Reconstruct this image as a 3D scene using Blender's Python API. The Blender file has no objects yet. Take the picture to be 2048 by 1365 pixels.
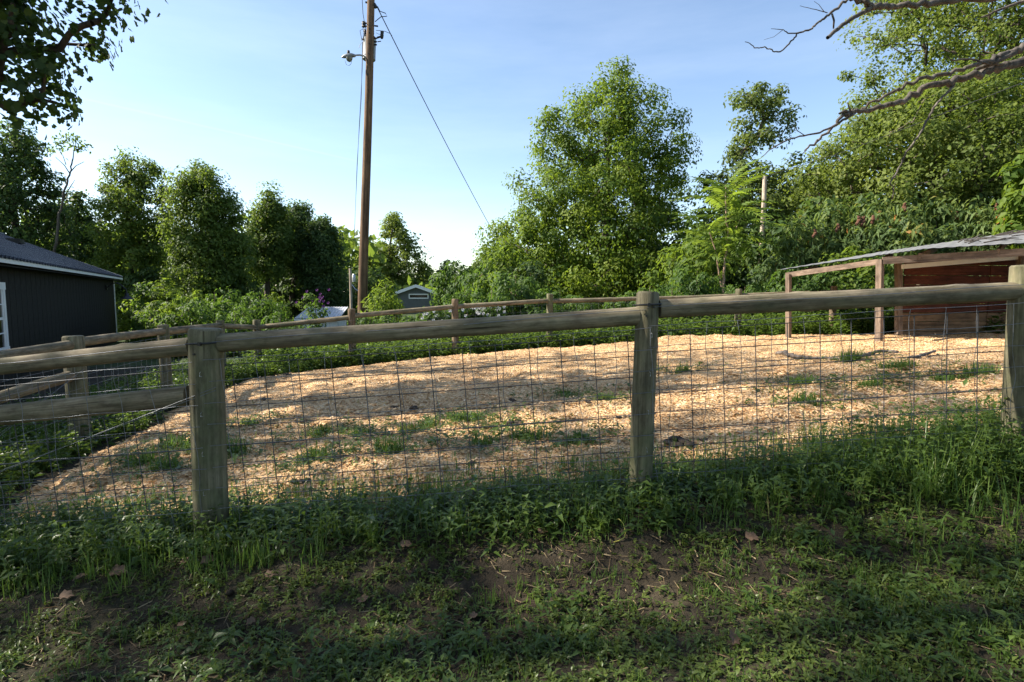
import bpy, math, random
import numpy as np
from mathutils import Vector, Matrix, Quaternion

# ------------------------------------------------------------------ camera, sky, sun, exposure
scn = bpy.context.scene
C = scn.collection
EYE = 1.5; PITCH = math.radians(4.9); FPX = 1138.0      # 20 mm lens, measured in pixels of the 2048 wide photograph
cam_d = bpy.data.cameras.new('camera'); cam = bpy.data.objects.new('camera', cam_d); C.objects.link(cam)
cam_d.sensor_width = 36; cam_d.lens = 36*FPX/2048; cam_d.clip_end = 5000; cam_d.clip_start = .05
cam.location = (0, 0, EYE); cam.rotation_euler = (math.radians(90)-PITCH, 0, 0)
scn.camera = cam

SUN_EL, SUN_AZ = math.radians(38), math.radians(-85)      # azimuth from +Y, clockwise positive
sdir = Vector((math.sin(SUN_AZ)*math.cos(SUN_EL), math.cos(SUN_AZ)*math.cos(SUN_EL), math.sin(SUN_EL)))
W = bpy.data.worlds.new('World'); scn.world = W; W.use_nodes = True
wn = W.node_tree.nodes; wl = W.node_tree.links
bg = wn['Background']; sky = wn.new('ShaderNodeTexSky'); sky.sky_type = 'NISHITA'; sky.sun_disc = False
sky.sun_elevation = SUN_EL; sky.sun_rotation = SUN_AZ; sky.air_density = 1.0; sky.dust_density = .65; sky.ozone_density = 1.0
sky.altitude = 200
bg.inputs['Strength'].default_value = 0.083
# thin high cirrus veil and one faint contrail, far away in the sky itself
tc = wn.new('ShaderNodeTexCoord')
mp = wn.new('ShaderNodeMapping'); mp.inputs['Scale'].default_value = (1.2, 1.2, 7)
nz = wn.new('ShaderNodeTexNoise'); nz.inputs['Scale'].default_value = 1.6; nz.inputs['Detail'].default_value = 6; nz.inputs['Roughness'].default_value = .6
wl.new(tc.outputs['Generated'], mp.inputs['Vector']); wl.new(mp.outputs[0], nz.inputs['Vector'])
mr = wn.new('ShaderNodeMapRange'); mr.inputs[1].default_value = .45; mr.inputs[2].default_value = .8; mr.inputs[3].default_value = 0; mr.inputs[4].default_value = .06
wl.new(nz.outputs['Fac'], mr.inputs[0])
def raydir(px, py):
    cp, sp = math.cos(PITCH), math.sin(PITCH)
    a, b = (px-1024)/FPX, (682.5-py)/FPX
    return Vector((a, cp + b*sp, -sp + b*cp))
d1, d2 = raydir(190, 203).normalized(), raydir(650, 308).normalized()
nrm = d1.cross(d2).normalized()
dp = wn.new('ShaderNodeVectorMath'); dp.operation = 'DOT_PRODUCT'; dp.inputs[1].default_value = nrm
wl.new(tc.outputs['Generated'], dp.inputs[0])
ab = wn.new('ShaderNodeMath'); ab.operation = 'ABSOLUTE'; wl.new(dp.outputs['Value'], ab.inputs[0])
cr = wn.new('ShaderNodeMapRange'); cr.inputs[1].default_value = 0; cr.inputs[2].default_value = .0022; cr.inputs[3].default_value = .035; cr.inputs[4].default_value = 0
wl.new(ab.outputs[0], cr.inputs[0])
dm = wn.new('ShaderNodeVectorMath'); dm.operation = 'DOT_PRODUCT'; dm.inputs[1].default_value = (d1+d2).normalized()
wl.new(tc.outputs['Generated'], dm.inputs[0])
cm = wn.new('ShaderNodeMapRange'); cm.inputs[1].default_value = .965; cm.inputs[2].default_value = .99; wl.new(dm.outputs['Value'], cm.inputs[0])
ml = wn.new('ShaderNodeMath'); ml.operation = 'MULTIPLY'; wl.new(cr.outputs[0], ml.inputs[0]); wl.new(cm.outputs[0], ml.inputs[1])
ad = wn.new('ShaderNodeMath'); ad.operation = 'ADD'; wl.new(mr.outputs[0], ad.inputs[0]); wl.new(ml.outputs[0], ad.inputs[1])
mx = wn.new('ShaderNodeMix'); mx.data_type = 'RGBA'
wl.new(ad.outputs[0], mx.inputs['Factor']); wl.new(sky.outputs[0], mx.inputs['A']); mx.inputs['B'].default_value = (9.5, 9.8, 10.2, 1)
wl.new(mx.outputs['Result'], bg.inputs['Color'])
sl = bpy.data.lights.new('sun', 'SUN'); sl.energy = 4.3; sl.angle = math.radians(.53); sl.color = (1, .92, .80)
so = bpy.data.objects.new('sun', sl); C.objects.link(so); so.rotation_euler = sdir.to_track_quat('Z', 'Y').to_euler(); so.location = (-30, 0, 30)
scn.view_settings.view_transform = 'Standard'; scn.view_settings.look = 'None'
scn.view_settings.exposure = 1.62; scn.view_settings.gamma = 1
scn.render.engine = 'CYCLES'
scn.cycles.use_denoising = True
try: scn.cycles.denoiser = 'OPENIMAGEDENOISE'
except Exception: pass
scn.cycles.max_bounces = 6; scn.cycles.diffuse_bounces = 3; scn.cycles.glossy_bounces = 2; scn.cycles.transmission_bounces = 4
scn.cycles.transparent_max_bounces = 8; scn.cycles.sample_clamp_indirect = 4

R = np.random.default_rng(7); random.seed(7)

# ------------------------------------------------------------------ helpers
def at(px, py, Y):
    d = raydir(px, py); t = Y/d.y
    return Vector((d.x*t, Y, EYE + d.z*t))
def sstep(a, b, x):
    t = np.clip((x-a)/(b-a), 0, 1); return t*t*(3-2*t)
def _h(ix, iy, s):
    n = np.sin(ix*127.1 + iy*311.7 + s*74.7)*43758.5453
    return n - np.floor(n)
def vnoise(x, y, s=0):
    x = np.asarray(x, float); y = np.asarray(y, float)
    ix, iy = np.floor(x), np.floor(y); fx, fy = x-ix, y-iy
    fx, fy = fx*fx*(3-2*fx), fy*fy*(3-2*fy)
    a, b, c, d = _h(ix, iy, s), _h(ix+1, iy, s), _h(ix, iy+1, s), _h(ix+1, iy+1, s)
    return (a*(1-fx)+b*fx)*(1-fy) + (c*(1-fx)+d*fx)*fy
def fbm(x, y, s=0, o=4):
    v = 0; a = .5; f = 1; t = 0
    for i in range(o):
        v = v + a*vnoise(np.asarray(x)*f, np.asarray(y)*f, s+i*13); t += a; a *= .5; f *= 2.03
    return v/t
def ground(x, y):
    x = np.asarray(x, float); y = np.asarray(y, float)
    xc = 9.0*np.tanh(x/9.0)
    s = .09 - .03*sstep(3, 12, y) - .012*sstep(14, 30, y)
    z = .19 + s*xc - .19*(1-sstep(2.45, 3.25, y + .18*(fbm(x*.9, y*.3, 3)-.5)))
    z = z - .35*sstep(13, 26, y)*sstep(2, -14, x)
    near = sstep(16, 10, y)
    return z + near*.05*(fbm(x*1.3, y*1.3, 5)-.5)
def gz(x, y): return float(ground(x, y))
def ghit(px, py, y0=1.0, y1=40):
    d = raydir(px, py)
    for y in np.arange(y0, y1, .01):
        t = y/d.y
        if EYE + d.z*t <= gz(d.x*t, y): return Vector((d.x*t, y, gz(d.x*t, y)))
    return at(px, py, y1)

def mesh(name, V, F, mat=None, smooth=False, tint=None, mats=None, midx=None):
    V = np.asarray(V, np.float32).reshape(-1, 3); F = np.asarray(F, np.int32)
    me = bpy.data.meshes.new(name); n, k = F.shape
    me.vertices.add(len(V)); me.vertices.foreach_set('co', V.ravel())
    me.loops.add(n*k); me.loops.foreach_set('vertex_index', F.ravel())
    me.polygons.add(n); me.polygons.foreach_set('loop_start', np.arange(0, n*k, k, dtype=np.int32))
    if smooth: me.polygons.foreach_set('use_smooth', np.ones(n, bool))
    if midx is not None: me.polygons.foreach_set('material_index', np.asarray(midx, np.int32))
    me.update(calc_edges=True)
    if tint is not None:
        a = me.attributes.new('tint', 'FLOAT', 'FACE'); a.data.foreach_set('value', np.asarray(tint, np.float32))
    for m in (mats or ([mat] if mat else [])): me.materials.append(m)
    return me
def link(name, me, parent=None, loc=(0, 0, 0), rot=None):
    o = bpy.data.objects.new(name, me); C.objects.link(o); o.location = loc
    if rot is not None:
        if isinstance(rot, Quaternion): o.rotation_mode = 'QUATERNION'; o.rotation_quaternion = rot
        else: o.rotation_euler = rot
    if parent: o.parent = parent
    return o
def tag(o, label=None, cat=None, group=None, kind=None):
    if label: o['label'] = label
    if cat: o['category'] = cat
    if group: o['group'] = group
    if kind: o['kind'] = kind
    return o
def empty(name, loc, label=None, cat=None, group=None, rz=0):
    o = bpy.data.objects.new(name, None); C.objects.link(o); o.location = loc; o.rotation_euler = (0, 0, rz)
    o.empty_display_size = .2
    return tag(o, label, cat, group)
def copy_tree(o, parent=None):
    c = o.copy(); C.objects.link(c)
    if parent: c.parent = parent
    for ch in list(o.children): copy_tree(ch, c)
    return c
class MB:
    """collects shapes into one mesh; triangles and quads both kept as lists"""
    def __init__(s): s.v = []; s.f = []; s.n = 0
    def add(s, V, F):
        s.v.append(np.asarray(V, float).reshape(-1, 3)); s.f += [tuple(int(i)+s.n for i in f) for f in F]; s.n += len(s.v[-1]); return s
    def box(s, c, size, M=None):
        x, y, z = [q/2 for q in size]
        V = np.array([(-x,-y,-z),(x,-y,-z),(x,y,-z),(-x,y,-z),(-x,-y,z),(x,-y,z),(x,y,z),(-x,y,z)])
        if M is not None: V = np.array([M @ Vector(p) for p in V])
        V = V + np.asarray(c)
        return s.add(V, [(0,3,2,1),(4,5,6,7),(0,1,5,4),(1,2,6,5),(2,3,7,6),(3,0,4,7)])
    def tube(s, P, rad, n=8, cap=True):
        V, F = tube(P, rad, n)
        F = [tuple(f) for f in F]
        m = len(V)//n
        if cap: F += [tuple(range(n-1, -1, -1)), tuple((m-1)*n+i for i in range(n))]
        return s.add(V, F)
    def build(s, name, mat, parent=None, smooth=False, loc=(0,0,0), rot=None):
        me = bpy.data.meshes.new(name); me.from_pydata([tuple(p) for p in np.vstack(s.v)], [], s.f)
        if smooth:
            me.polygons.foreach_set('use_smooth', np.ones(len(me.polygons), bool)); me.update()
            try: me.set_sharp_from_angle(angle=math.radians(40))
            except Exception: pass
        me.materials.append(mat); return link(name, me, parent, loc, rot)
def tube(P, rad, n=8):
    P = np.asarray(P, float); m = len(P); rad = np.broadcast_to(np.asarray(rad, float), (m,)) if np.ndim(rad) < 2 else rad
    T = np.gradient(P, axis=0); T /= np.linalg.norm(T, axis=1)[:, None]+1e-9
    up = np.array((0, 0, 1.)) if abs(T[0][2]) < .9 else np.array((1., 0, 0))
    A = np.cross(T, up); A /= np.linalg.norm(A, axis=1)[:, None]+1e-9
    B = np.cross(T, A)
    th = np.arange(n)*2*math.pi/n
    rr = rad[:, None] if np.ndim(rad) == 1 else rad
    V = P[:, None, :] + rr[..., None]*(np.cos(th)[None, :, None]*A[:, None, :] + np.sin(th)[None, :, None]*B[:, None, :])
    i = np.arange(m-1)[:, None]*n; j = np.arange(n)[None, :]; j2 = (j+1) % n
    F = np.stack([i+j, i+n+j, i+n+j2, i+j2], -1).reshape(-1, 4)
    return V.reshape(-1, 3), F
def unit(a): return a/(np.linalg.norm(a, axis=-1, keepdims=True)+1e-9)

# leaf templates: (u along, v across, w out of plane), triangles
DIAMOND = (np.array([(0,0,0),(.42,-.5,.10),(1,0,-.06),(.42,.5,.10)]), np.array([(0,1,2),(0,2,3)]))
LANCE = (np.array([(0,0,0),(.36,-.5,.09),(.42,0,.02),(.36,.5,.09),(1,0,-.05)]), np.array([(0,1,2),(0,2,3),(1,4,2),(2,4,3)]))
_lob = [(0,0,0),(.10,-.30,.02),(.22,-.52,.05),(.42,-.34,.02),(.70,-.46,.04),(.78,-.16,.0),(1,0,-.06),(.78,.16,0),(.70,.46,.04),(.42,.34,.02),(.22,.52,.05),(.10,.30,.02)]
_l6 = [(0,0,0),(.16,-.46,.05),(.42,-.30,.02),(.72,-.44,.05),(1,0,-.08),(.72,.44,.05),(.42,.30,.02),(.16,.46,.05)]
LOBE6 = (np.array(_l6), np.array([(0,1,2),(0,2,4),(2,3,4),(0,4,6),(4,5,6),(0,6,7)]))
LOBED = (np.array([(.45,0,-.03)]+_lob), np.array([(0, i+1, (i+1) % 12+1) for i in range(12)]))
BLADE = (np.array([(0,-.5,0),(0,.5,0),(.38,-.46,0),(.38,.46,0),(.72,-.32,0),(.72,.32,0),(1,0,0)]), np.array([(0,2,1),(1,2,3),(2,4,3),(3,4,5),(4,6,5)]))
def leaves(P, D, N, L, Wd, tm, droop=0):
    T, F = tm; n = len(P); D = unit(D); S = unit(np.cross(D, N)); N = np.cross(S, D)
    L = np.broadcast_to(L, (n,))[:, None, None]; Wd = np.broadcast_to(Wd, (n,))[:, None, None]
    u, v, w = T[None, :, 0:1], T[None, :, 1:2], T[None, :, 2:3]
    V = P[:, None] + D[:, None]*u*L + S[:, None]*v*Wd + N[:, None]*w*L
    dr = np.broadcast_to(droop, (n,))[:, None]
    V[:, :, 2] -= dr*(T[None, :, 0]**2)*L[:, :, 0]
    F = (np.arange(n)[:, None, None]*len(T) + F[None]).reshape(-1, 3)
    return V.reshape(-1, 3), F
def rnd_unit(n):
    return unit(R.normal(size=(n, 3)))
def join(parts):
    V = []; F = []; o = 0
    for v, f in parts: V.append(v); F.append(np.asarray(f)+o); o += len(v)
    return np.vstack(V), np.vstack(F)

# ------------------------------------------------------------------ materials
def nmat(name):
    m = bpy.data.materials.new(name); m.use_nodes = True
    return m, m.node_tree.nodes, m.node_tree.links, m.node_tree.nodes['Principled BSDF']
def ramp(nodes, stops):
    r = nodes.new('ShaderNodeValToRGB'); e = r.color_ramp.elements
    while len(e) < len(stops): e.new(.5)
    for i, (p, c) in enumerate(stops): e[i].position = p; e[i].color = (*c, 1)
    return r
def noise(nodes, links, scale, detail=4, rough=.55, vec=None, dist=0):
    n = nodes.new('ShaderNodeTexNoise'); n.inputs['Scale'].default_value = scale; n.inputs['Detail'].default_value = detail
    n.inputs['Roughness'].default_value = rough; n.inputs['Distortion'].default_value = dist
    if vec is not None: links.new(vec, n.inputs['Vector'])
    return n
def coords(nodes, links, scale=(1, 1, 1), kind='Object'):
    t = nodes.new('ShaderNodeTexCoord'); m = nodes.new('ShaderNodeMapping'); m.inputs['Scale'].default_value = scale
    links.new(t.outputs[kind], m.inputs['Vector']); return m.outputs[0]
def mixc(nodes, links, fac, a, b, mode='MIX'):
    m = nodes.new('ShaderNodeMix'); m.data_type = 'RGBA'; m.blend_type = mode
    for k, v in (('Factor', fac), ('A', a), ('B', b)):
        if isinstance(v, (int, float)): m.inputs[k].default_value = v
        elif isinstance(v, tuple): m.inputs[k].default_value = (*v, 1)
        else: links.new(v, m.inputs[k])
    return m.outputs['Result']
def bump(nodes, links, bsdf, h, strength=.4, dist=.01):
    b = nodes.new('ShaderNodeBump'); b.inputs['Strength'].default_value = strength; b.inputs['Distance'].default_value = dist
    links.new(h, b.inputs['Height']); links.new(b.outputs[0], bsdf.inputs['Normal'])
def leaf_mat(name, stops, trans=(.22, .34, .03), tfac=.4, rough=.58, spec=.22, bignoise=.35):
    m, n, l, b = nmat(name)
    a = n.new('ShaderNodeAttribute'); a.attribute_name = 'tint'
    r = ramp(n, stops)
    g = n.new('ShaderNodeNewGeometry'); nn = noise(n, l, .55, 3, .6, g.outputs['Position'])
    ma = n.new('ShaderNodeMath'); ma.operation = 'MULTIPLY_ADD'; l.new(nn.outputs['Fac'], ma.inputs[0]); ma.inputs[1].default_value = bignoise*2; ma.inputs[2].default_value = -bignoise
    sm = n.new('ShaderNodeMath'); sm.operation = 'ADD'; l.new(a.outputs['Fac'], sm.inputs[0]); l.new(ma.outputs[0], sm.inputs[1])
    l.new(sm.outputs[0], r.inputs[0]); l.new(r.outputs[0], b.inputs['Base Color'])
    b.inputs['Roughness'].default_value = rough; b.inputs['Specular IOR Level'].default_value = spec
    t = n.new('ShaderNodeBsdfTranslucent')
    tc_ = mixc(n, l, .5, r.outputs[0], trans); l.new(tc_, t.inputs['Color'])
    ms = n.new('ShaderNodeMixShader'); ms.inputs[0].default_value = tfac
    l.new(b.outputs[0], ms.inputs[1]); l.new(t.outputs[0], ms.inputs[2]); l.new(ms.outputs[0], n['Material Output'].inputs[0])
    return m
def wood_mat(name, dark, mid, light, algae=None, gs=1.0, bs=.35, rough=.85, afac=.6):
    m, n, l, b = nmat(name)
    oi = n.new('ShaderNodeObjectInfo')
    t = n.new('ShaderNodeTexCoord'); av = n.new('ShaderNodeVectorMath'); av.operation = 'ADD'
    mu = n.new('ShaderNodeVectorMath'); mu.operation = 'SCALE'; l.new(oi.outputs['Random'], mu.inputs['Scale']); mu.inputs[0].default_value = (31, 17, 53)
    l.new(t.outputs['Object'], av.inputs[0]); l.new(mu.outputs[0], av.inputs[1])
    mp = n.new('ShaderNodeMapping'); mp.inputs['Scale'].default_value = (55*gs, 55*gs, 2.2*gs); l.new(av.outputs[0], mp.inputs[0])
    g = noise(n, l, 1, 6, .65, mp.outputs[0], .4)
    r = ramp(n, [(.28, dark), (.5, mid), (.74, light)]); l.new(g.outputs['Fac'], r.inputs[0])
    col = r.outputs[0]
    mp2 = n.new('ShaderNodeMapping'); mp2.inputs['Scale'].default_value = (9*gs, 9*gs, 2.5*gs); l.new(av.outputs[0], mp2.inputs[0])
    bl = noise(n, l, 1, 4, .6, mp2.outputs[0])
    br = ramp(n, [(.35, (.45, .45, .45)), (.65, (1.15, 1.12, 1.08))]); l.new(bl.outputs['Fac'], br.inputs[0])
    col = mixc(n, l, .8, col, br.outputs[0], 'MULTIPLY')
    if algae:
        an = noise(n, l, 5, 4, .6, av.outputs[0]); ar = ramp(n, [(.42, (0, 0, 0)), (.68, (afac, afac, afac))]); l.new(an.outputs['Fac'], ar.inputs[0])
        col = mixc(n, l, ar.outputs[0], col, algae)
    b.inputs['Roughness'].default_value = rough; b.inputs['Specular IOR Level'].default_value = .25
    # long drying cracks
    mp3 = n.new('ShaderNodeMapping'); mp3.inputs['Scale'].default_value = (34*gs, 34*gs, 1.1*gs); l.new(av.outputs[0], mp3.inputs[0])
    cn = noise(n, l, 1, 2, .5, mp3.outputs[0], .2); crp = ramp(n, [(.30, (0, 0, 0)), (.36, (1, 1, 1))]); l.new(cn.outputs['Fac'], crp.inputs[0])
    hm = mixc(n, l, .6, g.outputs['Fac'], crp.outputs[0]); bump(n, l, b, hm, bs, .006)
    crc = ramp(n, [(.27, (.22, .20, .18)), (.35, (1, 1, 1))]); l.new(cn.outputs['Fac'], crc.inputs[0])
    fs_ = noise(n, l, 1, 3, .7, None); mp4 = n.new('ShaderNodeMapping'); mp4.inputs['Scale'].default_value = (22*gs, 22*gs, 9*gs); l.new(av.outputs[0], mp4.inputs[0]); l.new(mp4.outputs[0], fs_.inputs['Vector'])
    fr = ramp(n, [(.30, (.5, .48, .45)), (.5, (1, 1, 1)), (.72, (1.3, 1.28, 1.22))]); l.new(fs_.outputs['Fac'], fr.inputs[0])
    col = mixc(n, l, .9, col, crc.outputs[0], 'MULTIPLY'); col = mixc(n, l, .7, col, fr.outputs[0], 'MULTIPLY')
    l.new(col, b.inputs['Base Color'])
    return m
def plain(name, col, rough=.5, metal=0, var=.25, ns=12, bs=.1, spec=.5):
    m, n, l, b = nmat(name); v = coords(n, l)
    nn = noise(n, l, ns, 5, .6, v); lo = tuple(c*(1-var) for c in col); hi = tuple(min(1, c*(1+var)) for c in col)
    r = ramp(n, [(.3, lo), (.7, hi)]); l.new(nn.outputs['Fac'], r.inputs[0]); l.new(r.outputs[0], b.inputs['Base Color'])
    b.inputs['Roughness'].default_value = rough; b.inputs['Metallic'].default_value = metal; b.inputs['Specular IOR Level'].default_value = spec
    if bs: bump(n, l, b, nn.outputs['Fac'], bs, .01)
    return m
M = {}
M['post'] = wood_mat('weathered_post', (.08, .068, .04), (.155, .138, .088), (.25, .225, .155), algae=(.095, .11, .048), bs=.7)
M['rail'] = wood_mat('weathered_rail', (.095, .072, .044), (.205, .168, .112), (.36, .31, .225), algae=(.11, .11, .06), afac=.55, bs=.7)
M['postbrown'] = wood_mat('brown_post', (.11, .078, .048), (.20, .145, .092), (.29, .22, .15))
M['pole'] = wood_mat('utility_pole_wood', (.05, .03, .018), (.17, .105, .06), (.27, .175, .105), gs=.35, bs=.3)
M['poletop'] = M['pole']
M['palepole'] = wood_mat('pale_pole_wood', (.35, .27, .2), (.52, .43, .34), (.62, .54, .45), gs=.4)
M['lumber'] = wood_mat('shelter_lumber', (.12, .085, .06), (.205, .15, .112), (.30, .235, .185), gs=.8)
M['redboard'] = wood_mat('red_brown_boards', (.055, .015, .008), (.10, .029, .015), (.145, .05, .026), gs=.6)
M['plyboard'] = wood_mat('plywood_boards', (.13, .078, .042), (.215, .132, .074), (.29, .19, .11), gs=.5)
M['bark'] = wood_mat('grey_bark', (.055, .043, .032), (.12, .10, .078), (.20, .17, .14), gs=.25, bs=.8)
M['darkbark'] = wood_mat('dark_bark', (.035, .027, .02), (.075, .06, .045), (.13, .105, .08), gs=.25, bs=.8)
M['deadwood'] = wood_mat('bleached_dead_wood', (.04, .034, .029), (.10, .087, .075), (.2, .178, .155), gs=.5, bs=.7)
M['stick'] = wood_mat('grey_stick', (.07, .055, .045), (.17, .145, .125), (.30, .27, .24), gs=.8, bs=.7)
M['wire'] = plain('galvanised_wire', (.19, .20, .215), .55, .8, .25, 60, 0)
M['panelwire'] = plain('dull_panel_wire', (.075, .078, .085), .6, .6, .25, 60, 0)
M['black'] = plain('black_plastic', (.012, .012, .012), .5, 0, .2)
M['steel'] = plain('galvanised_steel', (.42, .43, .44), .45, .8, .2)
M['grey'] = plain('grey_tank_paint', (.22, .23, .23), .5, .2, .15, 6)
M['white'] = plain('white_paint', (.78, .78, .76), .55, 0, .06, 5, .05)
M['housewall'] = plain('charcoal_board_paint', (.026, .0245, .021), .8, 0, .3, 8, .2, .12)
M['greywall'] = plain('grey_siding_paint', (.105, .115, .115), .7, 0, .12, 4, .05)
M['darkroof'] = plain('dark_metal_roof', (.05, .058, .072), .4, .5, .15, 5, .05)
M['palemetal'] = plain('pale_metal_sheet', (.62, .63, .64), .4, .35, .15, 4, .05)
M['dullmetal'] = plain('dull_roof_sheet', (.20, .20, .20), .6, .25, .35, 4, .1)
M['glassdark'] = plain('window_glass', (.03, .025, .02), .08, 0, .2, 3, 0)
M['blind'] = plain('tan_blind', (.25, .19, .13), .7, 0, .2, 8, 0)
M['dung'] = plain('dark_manure', (.06, .043, .029), .95, 0, .5, 40, .6)
M['deadleaf'] = plain('dry_brown_leaf', (.13, .075, .04), .8, 0, .45, 30, .3)
M['stem'] = plain('yellow_stem', (.46, .42, .08), .5, 0, .2, 30, 0)
M['flowerw'] = plain('white_petals', (.75, .73, .70), .6, 0, .1, 30, 0)
M['flowerp'] = plain('purple_petals', (.16, .03, .18), .6, 0, .3, 30, 0)
M['seed'] = plain('russet_seed_head', (.10, .042, .022), .95, 0, .4, 40, .3)
M['twig'] = plain('brown_twig', (.16, .11, .07), .8, 0, .3, 30, .3)
M['pinktwig'] = plain('pinkish_sapling_bark', (.36, .24, .17), .75, 0, .25, 20, .3)
M['lens'] = plain('lamp_lens', (.16, .17, .14), .3, 0, .1, 8, 0)
M['maple'] = leaf_mat('maple_leaf', [(0, (.036, .072, .010)), (.5, (.08, .138, .018)), (1, (.17, .22, .026))], (.32, .44, .03), .46)
M['poplar'] = leaf_mat('poplar_leaf', [(0, (.05, .08, .025)), (.5, (.10, .145, .04)), (1, (.17, .21, .06))], (.3, .38, .05), .42)
M['oak'] = leaf_mat('olive_oak_leaf', [(0, (.052, .08, .016)), (.5, (.105, .145, .028)), (1, (.18, .21, .045))], (.32, .42, .04), .46)
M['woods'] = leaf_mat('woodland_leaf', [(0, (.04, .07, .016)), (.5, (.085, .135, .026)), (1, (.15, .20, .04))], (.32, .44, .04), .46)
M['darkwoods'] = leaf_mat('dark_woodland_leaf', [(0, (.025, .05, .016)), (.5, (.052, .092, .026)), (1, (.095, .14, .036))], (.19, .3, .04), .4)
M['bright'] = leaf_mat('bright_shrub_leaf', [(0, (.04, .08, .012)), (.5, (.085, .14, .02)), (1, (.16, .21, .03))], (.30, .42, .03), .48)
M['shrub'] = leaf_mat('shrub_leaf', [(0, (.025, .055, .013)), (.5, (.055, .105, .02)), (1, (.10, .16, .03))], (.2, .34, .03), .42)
M['sumac'] = leaf_mat('sumac_leaf', [(0, (.05, .085, .028)), (.55, (.10, .155, .045)), (.92, (.17, .20, .05)), (1, (.34, .13, .03))], (.32, .42, .06), .44)
M['ailanthus'] = leaf_mat('pinnate_leaf', [(0, (.07, .12, .02)), (.5, (.12, .19, .028)), (1, (.19, .26, .04))], (.38, .5, .04), .5)
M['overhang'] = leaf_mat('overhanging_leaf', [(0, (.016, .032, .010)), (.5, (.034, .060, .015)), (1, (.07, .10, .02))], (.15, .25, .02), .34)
M['weed'] = leaf_mat('weed_leaf', [(0, (.04, .062, .016)), (.5, (.082, .12, .026)), (1, (.15, .19, .04))], (.26, .34, .03), .4, .4, .4, .2)
M['weeddark'] = leaf_mat('fence_weed_leaf', [(0, (.03, .058, .014)), (.5, (.068, .115, .024)), (1, (.12, .175, .035))], (.22, .34, .03), .4, .4, .4, .2)
M['grass'] = leaf_mat('grass_blade', [(0, (.045, .09, .018)), (.5, (.085, .155, .03)), (.85, (.15, .22, .05)), (1, (.33, .29, .13))], (.25, .4, .05), .42, .45, .35, .2)
M['straw'] = leaf_mat('dead_straw', [(0, (.09, .055, .03)), (.5, (.20, .14, .075)), (1, (.36, .28, .16))], (.3, .2, .1), .2, .7, .2, .2)
M['chips'] = leaf_mat('wood_chip', [(0, (.20, .10, .045)), (.18, (.51, .315, .145)), (.6, (.67, .45, .24)), (1, (.80, .62, .41))], (.6, .4, .2), .08, .8, .15, .25)

def bed_mat():
    m, n, l, b = nmat('wood_chip_bed'); v = coords(n, l)
    vo = n.new('ShaderNodeTexVoronoi'); vo.inputs['Scale'].default_value = 38; l.new(v, vo.inputs['Vector'])
    r = ramp(n, [(.0, (.26, .13, .05)), (.3, (.53, .33, .155)), (.65, (.66, .445, .24)), (1, (.78, .60, .38))])
    sp = n.new('ShaderNodeSeparateColor'); l.new(vo.outputs['Color'], sp.inputs[0]); l.new(sp.outputs[0], r.inputs[0])
    big = noise(n, l, 1.7, 5, .65, v); rb = ramp(n, [(.32, (.66, .60, .55)), (.6, (1.05, 1.03, 1.0))]); l.new(big.outputs['Fac'], rb.inputs[0])
    col = mixc(n, l, 1.0, r.outputs[0], rb.outputs[0], 'MULTIPLY')
    dk = noise(n, l, 9, 4, .7, v); rd = ramp(n, [(.66, (0, 0, 0)), (.74, (.55, .55, .55))]); l.new(dk.outputs['Fac'], rd.inputs[0])
    col = mixc(n, l, rd.outputs[0], col, (.16, .085, .04))
    l.new(col, b.inputs['Base Color']); b.inputs['Roughness'].default_value = .9; b.inputs['Specular IOR Level'].default_value = .15
    bump(n, l, b, vo.outputs['Distance'], .9, .03); return m
M['bed'] = bed_mat()
def soil_mat():
    m, n, l, b = nmat('soil_and_thatch'); v = coords(n, l)
    a = noise(n, l, 7, 6, .7, v); r = ramp(n, [(.3, (.014, .0105, .0075)), (.52, (.040, .030, .020)), (.72, (.085, .066, .045))]); l.new(a.outputs['Fac'], r.inputs[0])
    at_ = n.new('ShaderNodeAttribute'); at_.attribute_name = 'grassy'
    g = noise(n, l, 3, 5, .7, v); gr = ramp(n, [(.3, (.02, .035, .012)), (.7, (.06, .09, .025))]); l.new(g.outputs['Fac'], gr.inputs[0])
    col = mixc(n, l, at_.outputs['Fac'], r.outputs[0], gr.outputs[0])
    l.new(col, b.inputs['Base Color']); b.inputs['Roughness'].default_value = .95; b.inputs['Specular IOR Level'].default_value = .2
    f = noise(n, l, 60, 5, .7, v); bump(n, l, b, f.outputs['Fac'], .8, .02); return m
M['soil'] = soil_mat()

# ------------------------------------------------------------------ ground and bedding
def axis(segs):
    out = []
    for a, b, s in segs: out.append(np.arange(a, b, s))
    return np.concatenate(out + [np.array([segs[-1][1]])])
xs = axis([(-900, -100, 100), (-100, -20, 8), (-20, -6, .6), (-6, 6, .07), (6, 20, .5), (20, 100, 8), (100, 900, 100)])
ys = axis([(-100, -10, 10), (-10, .6, .7), (.6, 4.4, .06), (4.4, 14, .3), (14, 40, 1.5), (40, 100, 8), (100, 1500, 100)])
X, Y = np.meshgrid(xs, ys)
Z = ground(X, Y) + sstep(4.2, 3.6, Y)*sstep(6.5, 5, np.abs(X))*(.05*(fbm(X*5, Y*5, 21)-.5) + .022*(fbm(X*17, Y*17, 22)-.5))
def grid_faces(ny, nx):
    i = np.arange(ny-1)[:, None]*nx + np.arange(nx-1)[None]
    return np.stack([i, i+1, i+nx+1, i+nx], -1).reshape(-1, 4)
gme = mesh('ground', np.stack([X, Y, Z], -1), grid_faces(len(ys), len(xs)), M['soil'], True)
ga = gme.attributes.new('grassy', 'FLOAT', 'POINT'); ga.data.foreach_set('value', np.clip(sstep(12, 14, Y).ravel()*.9 + .9*sstep(.8, -2, Y).ravel() + .3*fbm(X*1.2, Y*1.2, 9).ravel()-.05, 0, 1).astype(np.float32))
g_o = tag(link('ground', gme), kind='structure')

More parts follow.
